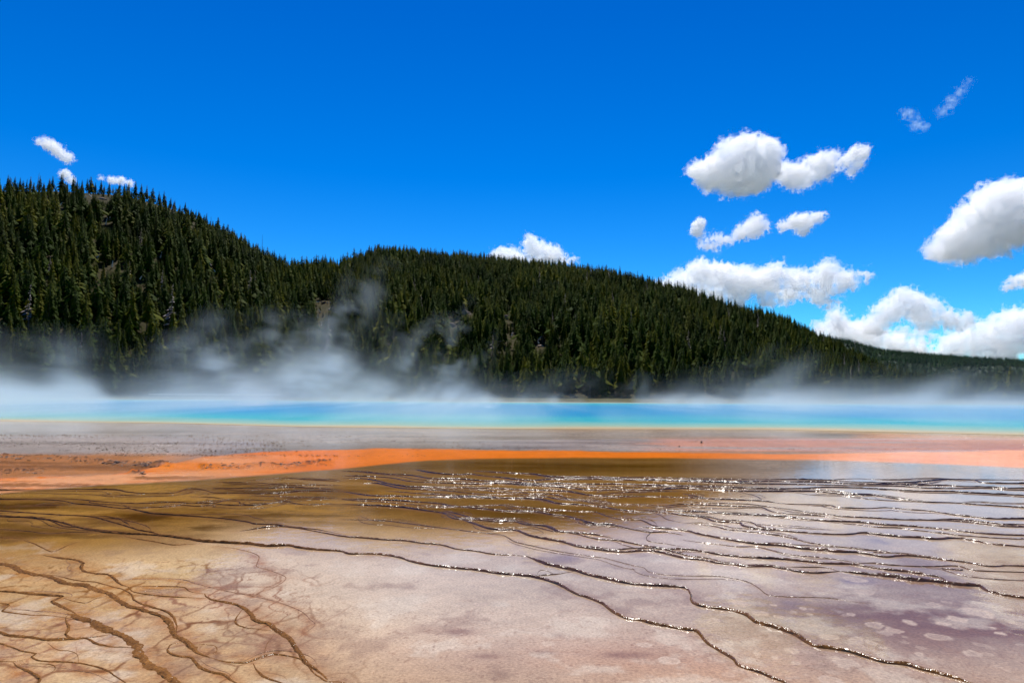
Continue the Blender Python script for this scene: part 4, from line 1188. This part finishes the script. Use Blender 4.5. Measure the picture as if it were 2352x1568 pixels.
for j, (px, (cn, c)) in enumerate(zip(PX, COLS)):
    p = on_hill(px, 698 + 0.1 * (px - 738) * 0.3)
    az = math.atan2(p[0], p[1])
    o = obj('person', base_person.copy(), None, loc=(p[0], p[1], p[2] + 0.0))
    o.data.materials.clear(); o.data.materials.append(SKIN)
    o.rotation_euler = (0, 0, math.pi - az + random.uniform(-.6, .6))
    tag(o, PLAB[j], 'person', 'visitors on the lookout')
    mt = mats.setdefault(cn, cm(cn.replace(' ', '_') + '_cloth', c))
    for nm, me0, m_ in (('shirt', SHIRT, mt), ('trousers', TROUS, DARK), ('hair', HAIR, BLACKH)):
        me = me0.copy(); me.name = nm; me.materials.append(m_)
        ch = bpy.data.objects.new(nm, me); C.objects.link(ch); ch.parent = o

# small dark stones lying on the flats
for px, py, s, lab in ((1611, 1017, 0.045, 'small dark upright stone on the salmon flats'), (1560, 1026, 0.035, 'flat dark pebble below the upright stone')):
    g = at(px, py)
    o = obj('stone', rock_mesh(s * 0.7, s * 0.7, s, int(px)), cm('dark_stone', (0.05, 0.04, 0.035)), loc=(g[0], g[1], s * 0.4))
    tag(o, lab, 'stone')

# gravel on the grey flats: far too many stones to count
def build_gravel():
    rg = np.random.default_rng(1501)
    pts = []
    for n_, x0, x1, y0, y1, s0, s1, pw in ((4600, -120, 980, 997, 1047, .005, .016, 2.6), (600, 560, 1250, 1003, 1032, .004, .012, 1.0), (700, 1330, 2250, 1006, 1031, .004, .012, 1.0)):
        for _ in range(n_):
            px = x0 + (x1 - x0) * rg.random() ** pw
            py = y1 - (y1 - y0) * rg.random() ** 1.5
            g = at(px, py)
            if fbm(g[None] * np.array([0.25, 0.7]), 1511, 3)[0] < -0.08:
                continue
            pts.append((g[0], g[1], rg.uniform(s0, s1)))
    for line in ([(0, 1082), (60, 1083), (100, 1080)], [(160, 1054), (240, 1060), (330, 1066), (390, 1064)], [(460, 1070), (520, 1072), (590, 1071), (660, 1068), (760, 1062)], [(300, 1086), (330, 1085)], [(0, 1048), (140, 1050)]):
        ln_ = np.array(line, float)
        for _ in range(int((ln_[-1, 0] - ln_[0, 0]) * 3.2)):
            px = rg.uniform(ln_[0, 0], ln_[-1, 0])
            g = at(px, np.interp(px, ln_[:, 0], ln_[:, 1]) + rg.normal(0, 2.6))
            pts.append((g[0], g[1], rg.uniform(.007, .024)))
    bm = bmesh.new(); bmesh.ops.create_icosphere(bm, subdivisions=1, radius=1.0)
    bv = np.array([v.co[:] for v in bm.verts]); bf = np.array([[v.index for v in f.verts] for f in bm.faces]); bm.free()
    P = np.array(pts); n_ = len(P)
    sc_ = P[:, 2][:, None, None] * rg.uniform(0.6, 1.5, (n_, 1, 3)) * np.array([1.6, 1.6, 0.75])
    V = bv[None] * (1 + rg.uniform(-0.35, 0.35, (n_, len(bv), 1))) * sc_
    V[:, :, :2] += P[:, None, :2]
    V[:, :, 2] += P[:, None, 2] * 0.35
    F = bf[None] + (np.arange(n_) * len(bv))[:, None, None]
    me = mesh_np('gravel', V.reshape(-1, 3), F.reshape(-1, 3))
    tone = rg.choice([0, 1, 2], n_, p=[.5, .3, .2])
    col = np.array([(0.055, 0.032, 0.018), (0.17, 0.095, 0.05), (0.28, 0.19, 0.13)])[tone]
    attr_col(me, 'tint', np.repeat(col, len(bv), 0))
    m, n, l, out = new_mat('wet_gravel')
    b = principled(n, l, out)
    wet_coat(b, 0.2, 0.6)
    a = n.new('ShaderNodeAttribute'); a.attribute_name = 'tint'
    l.new(a.outputs['Color'], b.inputs['Base Color'])
    tag(obj('gravel', me, m), 'wet glinting gravel strewn over the grey and orange flats', kind='stuff')
build_gravel()

# ------------------------------------------------------------------ density grids (clouds, steam)
def grid_nodes(name, lo, hi, dims, mode, mat=None, thr=0.5, src=None):
    ng = bpy.data.node_groups.new(name, 'GeometryNodeTree')
    ng.interface.new_socket('Geometry', in_out='INPUT', socket_type='NodeSocketGeometry')
    ng.interface.new_socket('Geometry', in_out='OUTPUT', socket_type='NodeSocketGeometry')
    n, l = ng.nodes, ng.links
    gi, go = n.new('NodeGroupInput'), n.new('NodeGroupOutput')
    pos = n.new('GeometryNodeInputPosition')
    sp = n.new('ShaderNodeSeparateXYZ'); l.new(pos.outputs[0], sp.inputs[0])
    def M_(op, a, b=0.0):
        m = n.new('ShaderNodeMath'); m.operation = op
        for i, v in enumerate((a, b)):
            if isinstance(v, bpy.types.NodeSocket): l.new(v, m.inputs[i])
            else: m.inputs[i].default_value = v
        return m.outputs[0]
    ix = []
    for k in range(3):
        c = (hi[k] - lo[k]) / (dims[k] - 1)
        v = M_('ROUND', M_('DIVIDE', M_('SUBTRACT', sp.outputs[k], float(lo[k])), c))
        ix.append(M_('MINIMUM', M_('MAXIMUM', v, 0.0), float(dims[k] - 1)))
    idx = M_('ADD', ix[0], M_('MULTIPLY', float(dims[0]), M_('ADD', ix[1], M_('MULTIPLY', float(dims[1]), ix[2]))))
    si = n.new('GeometryNodeSampleIndex'); si.data_type = 'FLOAT'; si.domain = 'POINT'
    na = n.new('GeometryNodeInputNamedAttribute'); na.data_type = 'FLOAT'; na.inputs['Name'].default_value = 'dens'
    geo = gi.outputs[0]
    if src is not None:
        oi = n.new('GeometryNodeObjectInfo'); oi.inputs['Object'].default_value = src
        geo = oi.outputs['Geometry']
    l.new(geo, si.inputs['Geometry']); l.new(na.outputs['Attribute'], si.inputs['Value']); l.new(idx, si.inputs['Index'])
    vc = n.new('GeometryNodeVolumeCube')
    vc.inputs['Min'].default_value = lo; vc.inputs['Max'].default_value = hi
    for k, a_ in enumerate('XYZ'):
        vc.inputs['Resolution ' + a_].default_value = dims[k]
    l.new(si.outputs[0], vc.inputs['Density'])
    res = vc.outputs[0]
    if mode == 'mesh':
        vm = n.new('GeometryNodeVolumeToMesh')
        l.new(res, vm.inputs['Volume'])
        vm.inputs['Threshold'].default_value = thr
        res = vm.outputs[0]
    if mat is not None:
        sm = n.new('GeometryNodeSetMaterial'); sm.inputs['Material'].default_value = mat
        l.new(res, sm.inputs['Geometry']); res = sm.outputs[0]
    l.new(res, go.inputs[0])
    return ng
def grid_mesh(name, dens):
    me = bpy.data.meshes.new(name)
    n = dens.size
    me.vertices.add(n)
    attr_f(me, 'dens', dens.ravel())
    return me
def grid_volume(name, lo, hi, dens, mat, parent=None, loc=None, rz=0.0):
    "a volume object; dens indexed [z,y,x] is kept in an unlinked lattice that the node tree reads"
    dims = dens.shape[::-1]
    src = bpy.data.objects.new(name + '_lattice', grid_mesh(name + '_lattice', dens))
    vd = bpy.data.volumes.new(name)
    o = obj(name, vd, mat, parent, loc)
    o.rotation_euler = (0, 0, rz)
    md = o.modifiers.new('grid', 'NODES')
    md.node_group = grid_nodes(name, lo, hi, dims, 'volume', mat, src=src)
    return o
def grid_surface(name, lo, hi, dens, thr):
    dims = dens.shape[::-1]
    o = obj('tmp', grid_mesh('tmp', dens))
    md = o.modifiers.new('grid', 'NODES')
    md.node_group = grid_nodes('tmp', lo, hi, dims, 'mesh', None, thr)
    dg = bpy.context.evaluated_depsgraph_get()
    me = bpy.data.meshes.new_from_object(o.evaluated_get(dg), depsgraph=dg)
    bpy.data.objects.remove(o)
    bm = bmesh.new(); bm.from_mesh(me)                    # keep the one body, drop stray crumbs
    bm.verts.ensure_lookup_table()
    seen_, best = set(), []
    for v0 in bm.verts:
        if v0 in seen_:
            continue
        st, isl = [v0], []
        seen_.add(v0)
        while st:
            v = st.pop(); isl.append(v)
            for e in v.link_edges:
                w_ = e.other_vert(v)
                if w_ not in seen_:
                    seen_.add(w_); st.append(w_)
        if len(isl) > len(best):
            best = isl
    bs_ = set(best)
    bmesh.ops.delete(bm, geom=[v for v in bm.verts if v not in bs_], context='VERTS')
    bm.to_mesh(me); bm.free()
    me.materials.clear()
    me.polygons.foreach_set('material_index', np.zeros(len(me.polygons), np.int32))
    me.name = name
    me.polygons.foreach_set('use_smooth', np.ones(len(me.polygons), bool))
    return me

def vol_mat(name, color, density, aniso=0.2):
    m, n, l, out = new_mat(name)
    v = n.new('ShaderNodeVolumePrincipled')
    v.inputs['Color'].default_value = (*color, 1)
    v.inputs['Density'].default_value = density
    v.inputs['Density Attribute'].default_value = 'density'
    v.inputs['Anisotropy'].default_value = aniso
    l.new(v.outputs[0], out.inputs['Volume'])
    return m

# ------------------------------------------------------------------ clouds
def cloud_core_mat():
    m, n, l, out = new_mat('cloud_white')
    d = n.new('ShaderNodeBsdfDiffuse'); d.inputs['Color'].default_value = (0.99, 0.99, 0.99, 1)
    t = n.new('ShaderNodeBsdfTranslucent'); t.inputs['Color'].default_value = (0.99, 0.99, 0.99, 1)
    mx = n.new('ShaderNodeMixShader'); mx.inputs[0].default_value = 0.5
    l.new(d.outputs[0], mx.inputs[1]); l.new(t.outputs[0], mx.inputs[2])
    tp = n.new('ShaderNodeBsdfTransparent')
    m2 = n.new('ShaderNodeMixShader'); m2.inputs[0].default_value = 0.06      # a thin bright skin of droplets
    l.new(tp.outputs[0], m2.inputs[1]); l.new(mx.outputs[0], m2.inputs[2])
    l.new(m2.outputs[0], out.inputs['Surface'])
    return m
CORE = cloud_core_mat()
CLOUDS = [
 ('big puffy white cloud, highest of the large ones', 3600, 1, [(1720, 365, 46), (1690, 395, 46), (1650, 388, 32), (1620, 392, 24), (1740, 400, 38), (1665, 345, 12), (1700, 352, 32), (1755, 360, 30), (1680, 418, 22), (1720, 418, 22), (1605, 385, 11), (1640, 408, 24)]),
 ('white cloud trailing from the highest big cloud', 3700, 1, [(1810, 390, 22), (1835, 402, 26), (1870, 388, 24), (1895, 372, 20), (1890, 397, 18), (1820, 412, 14), (1850, 415, 14)]),
 ('small ragged cloud at the end of the highest row', 3750, 1, [(1965, 360, 17), (1945, 370, 12), (1980, 355, 10), (1928, 380, 6), (1955, 394, 8), (1970, 378, 9)]),
 ('tiny oval cloud under the highest big cloud', 4200, 1, [(1604, 518, 12), (1600, 532, 12), (1610, 510, 8)]),
 ('small cloud with a ragged tail in the middle row', 4200, 1, [(1725, 527, 23), (1700, 540, 16), (1745, 530, 13), (1735, 510, 7), (1650, 545, 11), (1670, 548, 8), (1625, 558, 8), (1645, 562, 7), (1620, 540, 5)]),
 ('small flat white cloud alone in the middle row', 4200, 1, [(1830, 510, 16), (1850, 507, 16), (1870, 504, 11), (1845, 528, 10), (1805, 515, 10), (1885, 498, 5)]),
 ('large white cloud cut off by the picture edge', 4000, 1, [(2220, 546, 31), (2194, 553, 16), (2256, 515, 45), (2300, 482, 45), (2345, 478, 46), (2320, 522, 42), (2390, 505, 52), (2275, 475, 22), (2240, 545, 30), (2290, 548, 24)]),
 ('small cloud fragment cut off under the large edge cloud', 4300, 1, [(2335, 648, 11), (2357, 645, 16), (2322, 654, 6)]),
 ('long flat cloud with teal underside behind the falling ridge', 5200, 1, [(1620, 625, 34), (1575, 640, 27), (1660, 630, 32), (1540, 655, 24), (1510, 657, 14), (1720, 640, 34), (1690, 650, 34), (1760, 650, 32), (1780, 627, 18), (1820, 650, 29), (1870, 647, 31), (1880, 625, 14), (1910, 657, 24), (1950, 645, 11), (1600, 670, 31), (1650, 680, 30), (1560, 672, 22), (1700, 688, 20), (1760, 688, 18), (1800, 680, 22), (1860, 680, 22), (1880, 698, 12)]),
 ('towering cloud over the end of the ridge', 6000, 1, [(2070, 692, 25), (2050, 707, 26), (2090, 707, 25), (2030, 730, 26), (2100, 730, 26), (2140, 735, 21), (2160, 745, 15), (2125, 712, 10), (2010, 745, 22), (2176, 737, 8), (1945, 715, 18), (1950, 735, 18), (1910, 742, 10)]),
 ('low spreading cloud touching the end of the ridge', 6200, 1, [(1950, 765, 32), (1930, 760, 22), (1990, 775, 35), (2040, 793, 32), (1905, 765, 16), (2075, 800, 22), (1990, 800, 22)]),
 ('broad low cloud above the distant blue hill', 6600, 1, [(2300, 752, 31), (2330, 742, 22), (2260, 767, 27), (2220, 782, 25), (2340, 790, 36), (2280, 800, 34), (2200, 802, 25), (2150, 802, 19), (2370, 775, 40), (2120, 763, 9), (2160, 767, 11), (2240, 812, 20)]),
 ('heaped cloud rising behind the middle of the ridge', 5600, 1, [(1150, 590, 22), (1140, 602, 17), (1180, 592, 21), (1220, 562, 17), (1215, 549, 9), (1235, 572, 21), (1255, 582, 21), (1270, 597, 21), (1230, 602, 24), (1190, 607, 21), (1275, 575, 8), (1290, 602, 11), (1317, 594, 5)]),
 ('small lone cloud over the grassy hilltop', 3400, 1, [(115, 335, 12), (130, 345, 11), (145, 354, 10), (101, 332, 5)]),
 ('tiny cloud behind the hilltop snag', 4800, 1, [(150, 403, 9), (160, 411, 7)]),
 ('tiny flat cloud behind the hilltop pines', 4800, 1, [(258, 416, 7), (273, 413, 8), (289, 416, 7), (240, 415, 4)]),
 ('thin torn wisp high in the clear sky', 3400, 0, [(2090, 262, 14), (2105, 283, 15), (2114, 290, 12)]),
 ('highest thin wisp of cloud', 3400, 0, [(2174, 246, 13), (2190, 227, 14), (2205, 211, 12), (2217, 199, 9)]),
]
def build_cloud(ci, label, D, core, puffs):
    pf = np.array(puffs, float)
    cx, cyy = (pf[:, 0].min() + pf[:, 0].max()) / 2, (pf[:, 1].min() + pf[:, 1].max()) / 2
    rm = pf[:, 2].max()
    d = ray(cx, cyy)
    az = math.atan2(d[0], d[1])
    centre = np.array([0, 0, CAM_H]) + d * D
    s = D / FOC                                           # metres per traced pixel at that distance
    rdc = np.random.default_rng(1000 + ci)
    ctr = np.stack([pf[:, 0] - cx, rdc.uniform(-0.35, 0.35, len(pf)) * rm, -(pf[:, 1] - cyy)], 1)
    rad = pf[:, 2]
    pad = 12.0 + 0.25 * rm
    lo = np.array([(ctr[:, 0] - rad).min(), (ctr[:, 1] - rad).min(), (ctr[:, 2] - rad).min()]) - pad
    hi = np.array([(ctr[:, 0] + rad).max(), (ctr[:, 1] + rad).max(), (ctr[:, 2] + rad).max()]) + pad
    cell = 1.8 if rm > 20 else 1.0
    dims = np.maximum(8, ((hi - lo) / cell).astype(int))
    gx, gy, gz = [np.linspace(lo[k], hi[k], dims[k]) for k in range(3)]
    Z, Y, X = np.meshgrid(gz, gy, gx, indexing='ij')
    P = np.stack([X.ravel(), Y.ravel(), Z.ravel()], 1)
    acc = np.zeros(len(P))
    beta = 4.2 / rm
    wq = P + np.stack([fbm(P / 13, 1100 + ci, 3), fbm(P / 13, 1120 + ci, 3), fbm(P / 13, 1140 + ci, 3)], 1) * min(13, rm * 0.42)
    for c, rr in zip(ctr, rad):
        acc += np.exp(beta * (rr * (0.83 if rm > 22 else 0.90) - np.linalg.norm((wq - c) * np.array([1, 1, 1.05]), axis=1)))
    sdf = np.log(acc + 1e-12) / beta
    A = min(9.0, 0.40 * rm)
    bil = 0
    for o_ in range(5):
        bil = bil + (0.62 ** o_) * (np.abs(vnoise(P / (max(5.0, rm * 0.42) / 2.1 ** o_) + o_ * 3.1, 1200 + ci + o_)) * 2 - 0.65)
    sdf = sdf - A * 1.05 * bil
    sdf = sdf.reshape(Z.shape).astype(np.float32)
    for ax in range(3):                                   # nothing may touch the walls of the grid
        sl_ = [slice(None)] * 3
        for e in (0, -1):
            sl_[ax] = e
            sdf[tuple(sl_)] = np.minimum(sdf[tuple(sl_)], -20)
    lo_w, hi_w = tuple(float(v) for v in lo * s), tuple(float(v) for v in hi * s)
    if core:
        me = grid_surface('cloud', lo_w, hi_w, np.clip(sdf, -20, 20) + 20, 20 + min(3.0, 0.12 * rm))
        root = obj('cloud', me, CORE, loc=tuple(centre))
        root.rotation_euler = (0, 0, -az)
        tag(root, label, 'cloud', None, 'thing')
    else:
        root = thing('cloud', label, 'cloud', tuple(centre), None, -az)
    if core:
        den = ss(-2.5, 4.0, sdf + min(7.5, 0.35 * rm) * fbm(P / 6.5, 1300 + ci, 5, 0.62).reshape(sdf.shape)) ** 1.3
    else:
        den = 0.15 * ss(0.0, 9.0, sdf - 1.5 + 16.0 * fbm(P * np.array([1, 1, 1.3]) / 6.0, 1300 + ci, 5, 0.6).reshape(sdf.shape))
    den[den < 0.004] = 0
    grid_volume('vapour', lo_w, hi_w, den.astype(np.float32), vol_mat('cloud_vapour', (1.0, 1.0, 1.0) if core else (0.86, 1.0, 1.0), max(0.06, 1.7 / rm) / s, 0.2), root)
for ci, c in enumerate(CLOUDS):
    build_cloud(ci, *c)

# ------------------------------------------------------------------ steam over the pool
def build_steam():
    lo, hi = np.array([-135.0, 33.0, 0.05]), np.array([135.0, 172.0, 26.0])
    dims = np.array([330, 74, 80])
    gx, gy, gz = [np.linspace(lo[k], hi[k], dims[k]) for k in range(3)]
    Z, Y, X = np.meshgrid(gz, gy, gx, indexing='ij')
    P = np.stack([X.ravel(), Y.ravel(), Z.ravel()], 1)
    x, y, z = P.T
    px = 1176 + FOC * x / y
    # billows that lean with the drift to the right; long along the view so that they stay apart
    q = np.stack([x - 0.35 * z, y * 0.06, z * 0.55], 1)
    w = np.stack([fbm(q / 5, 1401, 3), fbm(q / 5, 1411, 3), fbm(q / 5, 1421, 3)], 1) * 3.0
    n1 = fbm((q + w) / 6.0, 1431, 4)
    n2 = fbm((q + w) / 2.4, 1441, 4, 0.6)
    px = px + 70 * n1 + 40 * n2
    top = np.interp(px, [-300, 0, 60, 100, 175, 225, 255, 320, 430, 700, 1000, 1060, 1180, 1400, 1600, 1900, 2200, 2500], [3.6, 3.8, 3.0, 2.6, 3.6, 3.0, 1.5, 1.6, 3.4, 4.2, 3.4, 2.6, 1.1, 1.2, 1.5, 1.7, 1.8, 1.8])
    thick = np.interp(px, [-300, 0, 200, 240, 270, 450, 800, 1000, 1200, 1400, 1600, 1800, 2050, 2352, 2600], [1.1, 1.0, 0.9, 0.75, 0.42, 0.50, 0.56, 0.42, 0.22, 0.20, 0.34, 0.45, 0.42, 0.34, 0.32])
    top = top * np.clip(1 + 1.7 * n1 + 1.6 * n2, 0.25, 3)
    gap = 1 - 0.75 * (np.exp(-((px - 1215) / 70) ** 2) + np.exp(-((px - 1440) / 55) ** 2) + 0.8 * np.exp(-((px - 1690) / 40) ** 2) + 0.6 * np.exp(-((px - 285) / 40) ** 2))
    thick = thick * gap; top = top * (0.35 + 0.65 * gap)
    bank = thick * np.maximum(0.25 + 0.75 * ss(52, 78, y), 0.95 * ss(1250, 700, px) * ss(34, 46, y)) * ss(1.25, 0.35, z / np.maximum(top, 0.4)) * np.clip(0.75 + 2.0 * n2 + 1.0 * n1, 0.1, 3) * (0.35 + 0.65 * np.exp(-z / 1.6))
    d = 1.0 * bank
    # plumes: path of photo positions, half width px, strength, distance
    PL = [([(30, 905), (22, 850)], 34, 2.0, 75), ([(180, 905), (175, 875)], 45, 1.6, 75), ([(150, 860), (120, 735)], 80, .45, 120), ([(200, 880), (170, 805)], 50, .45, 110),
          ([(345, 905), (330, 850)], 50, .6, 110), ([(430, 905), (475, 818), (450, 715)], 62, 1.15, 105), ([(500, 900), (560, 700)], 120, .3, 130), ([(560, 905), (548, 785)], 58, .95, 100), ([(620, 905), (615, 840)], 50, 1.1, 95),
          ([(715, 905), (700, 835), (728, 770)], 62, 1.35, 100), ([(640, 900), (650, 700)], 90, .32, 130), ([(795, 880), (765, 735), (830, 668), (852, 600)], 42, .95, 105), ([(800, 860), (800, 740)], 75, .35, 118), ([(830, 905), (822, 835)], 55, 1.0, 100),
          ([(930, 905), (1000, 800), (985, 695)], 85, .5, 112), ([(1010, 905), (1045, 850)], 60, .7, 95), ([(900, 905), (905, 860)], 50, .8, 95), ([(1090, 905), (1100, 880)], 45, .6, 95), ([(1310, 912), (1300, 875)], 40, .55, 110), ([(1450, 910), (1470, 830)], 34, .3, 120),
          ([(1560, 912), (1545, 872)], 55, .55, 110), ([(1620, 912), (1650, 860)], 50, .35, 115), ([(1770, 905), (1790, 770)], 65, .5, 112), ([(1720, 910), (1730, 860)], 55, .5, 105), ([(1900, 912), (1930, 855)], 60, .5, 105), ([(2030, 912), (2040, 870)], 50, .5, 105),
          ([(2095, 912), (2140, 870), (2195, 815)], 38, 1.0, 100), ([(2290, 915), (2320, 870)], 60, .5, 105), ([(2230, 915), (2240, 885)], 45, .5, 100)]
    mist = 0.055 * ss(8, 1, z + 4 * n1) * np.clip(0.6 + 1.8 * n1 + 0.9 * n2, 0, 3) * np.interp(px, [-300, 0, 1000, 1150, 1500, 1750, 2600], [1.5, 1.5, 1.2, .45, .5, .9, .8])
    veil = 1.15 * ss(2.0, 0.0, z + 0.8 * n2) * ss(58, 44, y) * np.clip(0.6 + 1.6 * n2 + 1.6 * n1, 0, 3) * np.interp(px, [0, 900, 1200], [1.6, 1.3, 0.9])
    d = d + mist + veil
    rs_ = np.random.default_rng(1471)
    for _ in range(46):
        xa = rs_.uniform(-60, 2420); lean = rs_.uniform(-10, 45); up = rs_.uniform(14, 62) * (1.0 if xa < 1150 else 0.75)
        if 1150 < xa < 1280 or 1400 < xa < 1470:
            continue
        PL.append(([(xa, 908), (xa + lean, 905 - up)], rs_.uniform(12, 30), rs_.uniform(0.35, 1.0), rs_.uniform(82, 130)))
    cur = np.clip(0.02 + 3.6 * n2 + 2.0 * n1, 0, 3.5)
    for (path, hw, st, dist) in PL:
        pa = np.array(path, float)
        zk = (904 - pa[:, 1]) / FOC * dist
        zk[0] = 0
        xc = np.interp(z, zk, (pa[:, 0] - 1176) / FOC * dist)
        hwm = hw / FOC * dist * (0.75 + 0.4 * np.clip(z / zk[-1], 0, 1.3))
        g = np.exp(-((x - xc + 0.7 * w[:, 0]) / hwm) ** 2) * 2.0 * np.exp(-((y - dist) / 3.2) ** 2) * ss(1.35, 0.35, z / zk[-1] + 0.65 * n1 + 0.3 * n2)
        d = d + st * g * cur
    # thin veil beyond the shores
    edge = ss(36, 52, y + 5 * n1) * ss(172, 150, y)
    d = d * edge
    d = d.reshape(Z.shape).astype(np.float32)
    d[d < 0.01] = 0
    d[:, 0, :] = 0; d[:, -1, :] = 0; d[-1] = 0; d[:, :, 0] = 0; d[:, :, -1] = 0
    o = grid_volume('steam', tuple(map(float, lo)), tuple(map(float, hi)), d, vol_mat('steam_vapour', (0.73, 0.765, 0.755), 0.045, 0.25))  # faint turquoise of light from the pool put into the steam colour
    tag(o, 'white steam drifting up from the hot pool', kind='stuff')
build_steam()
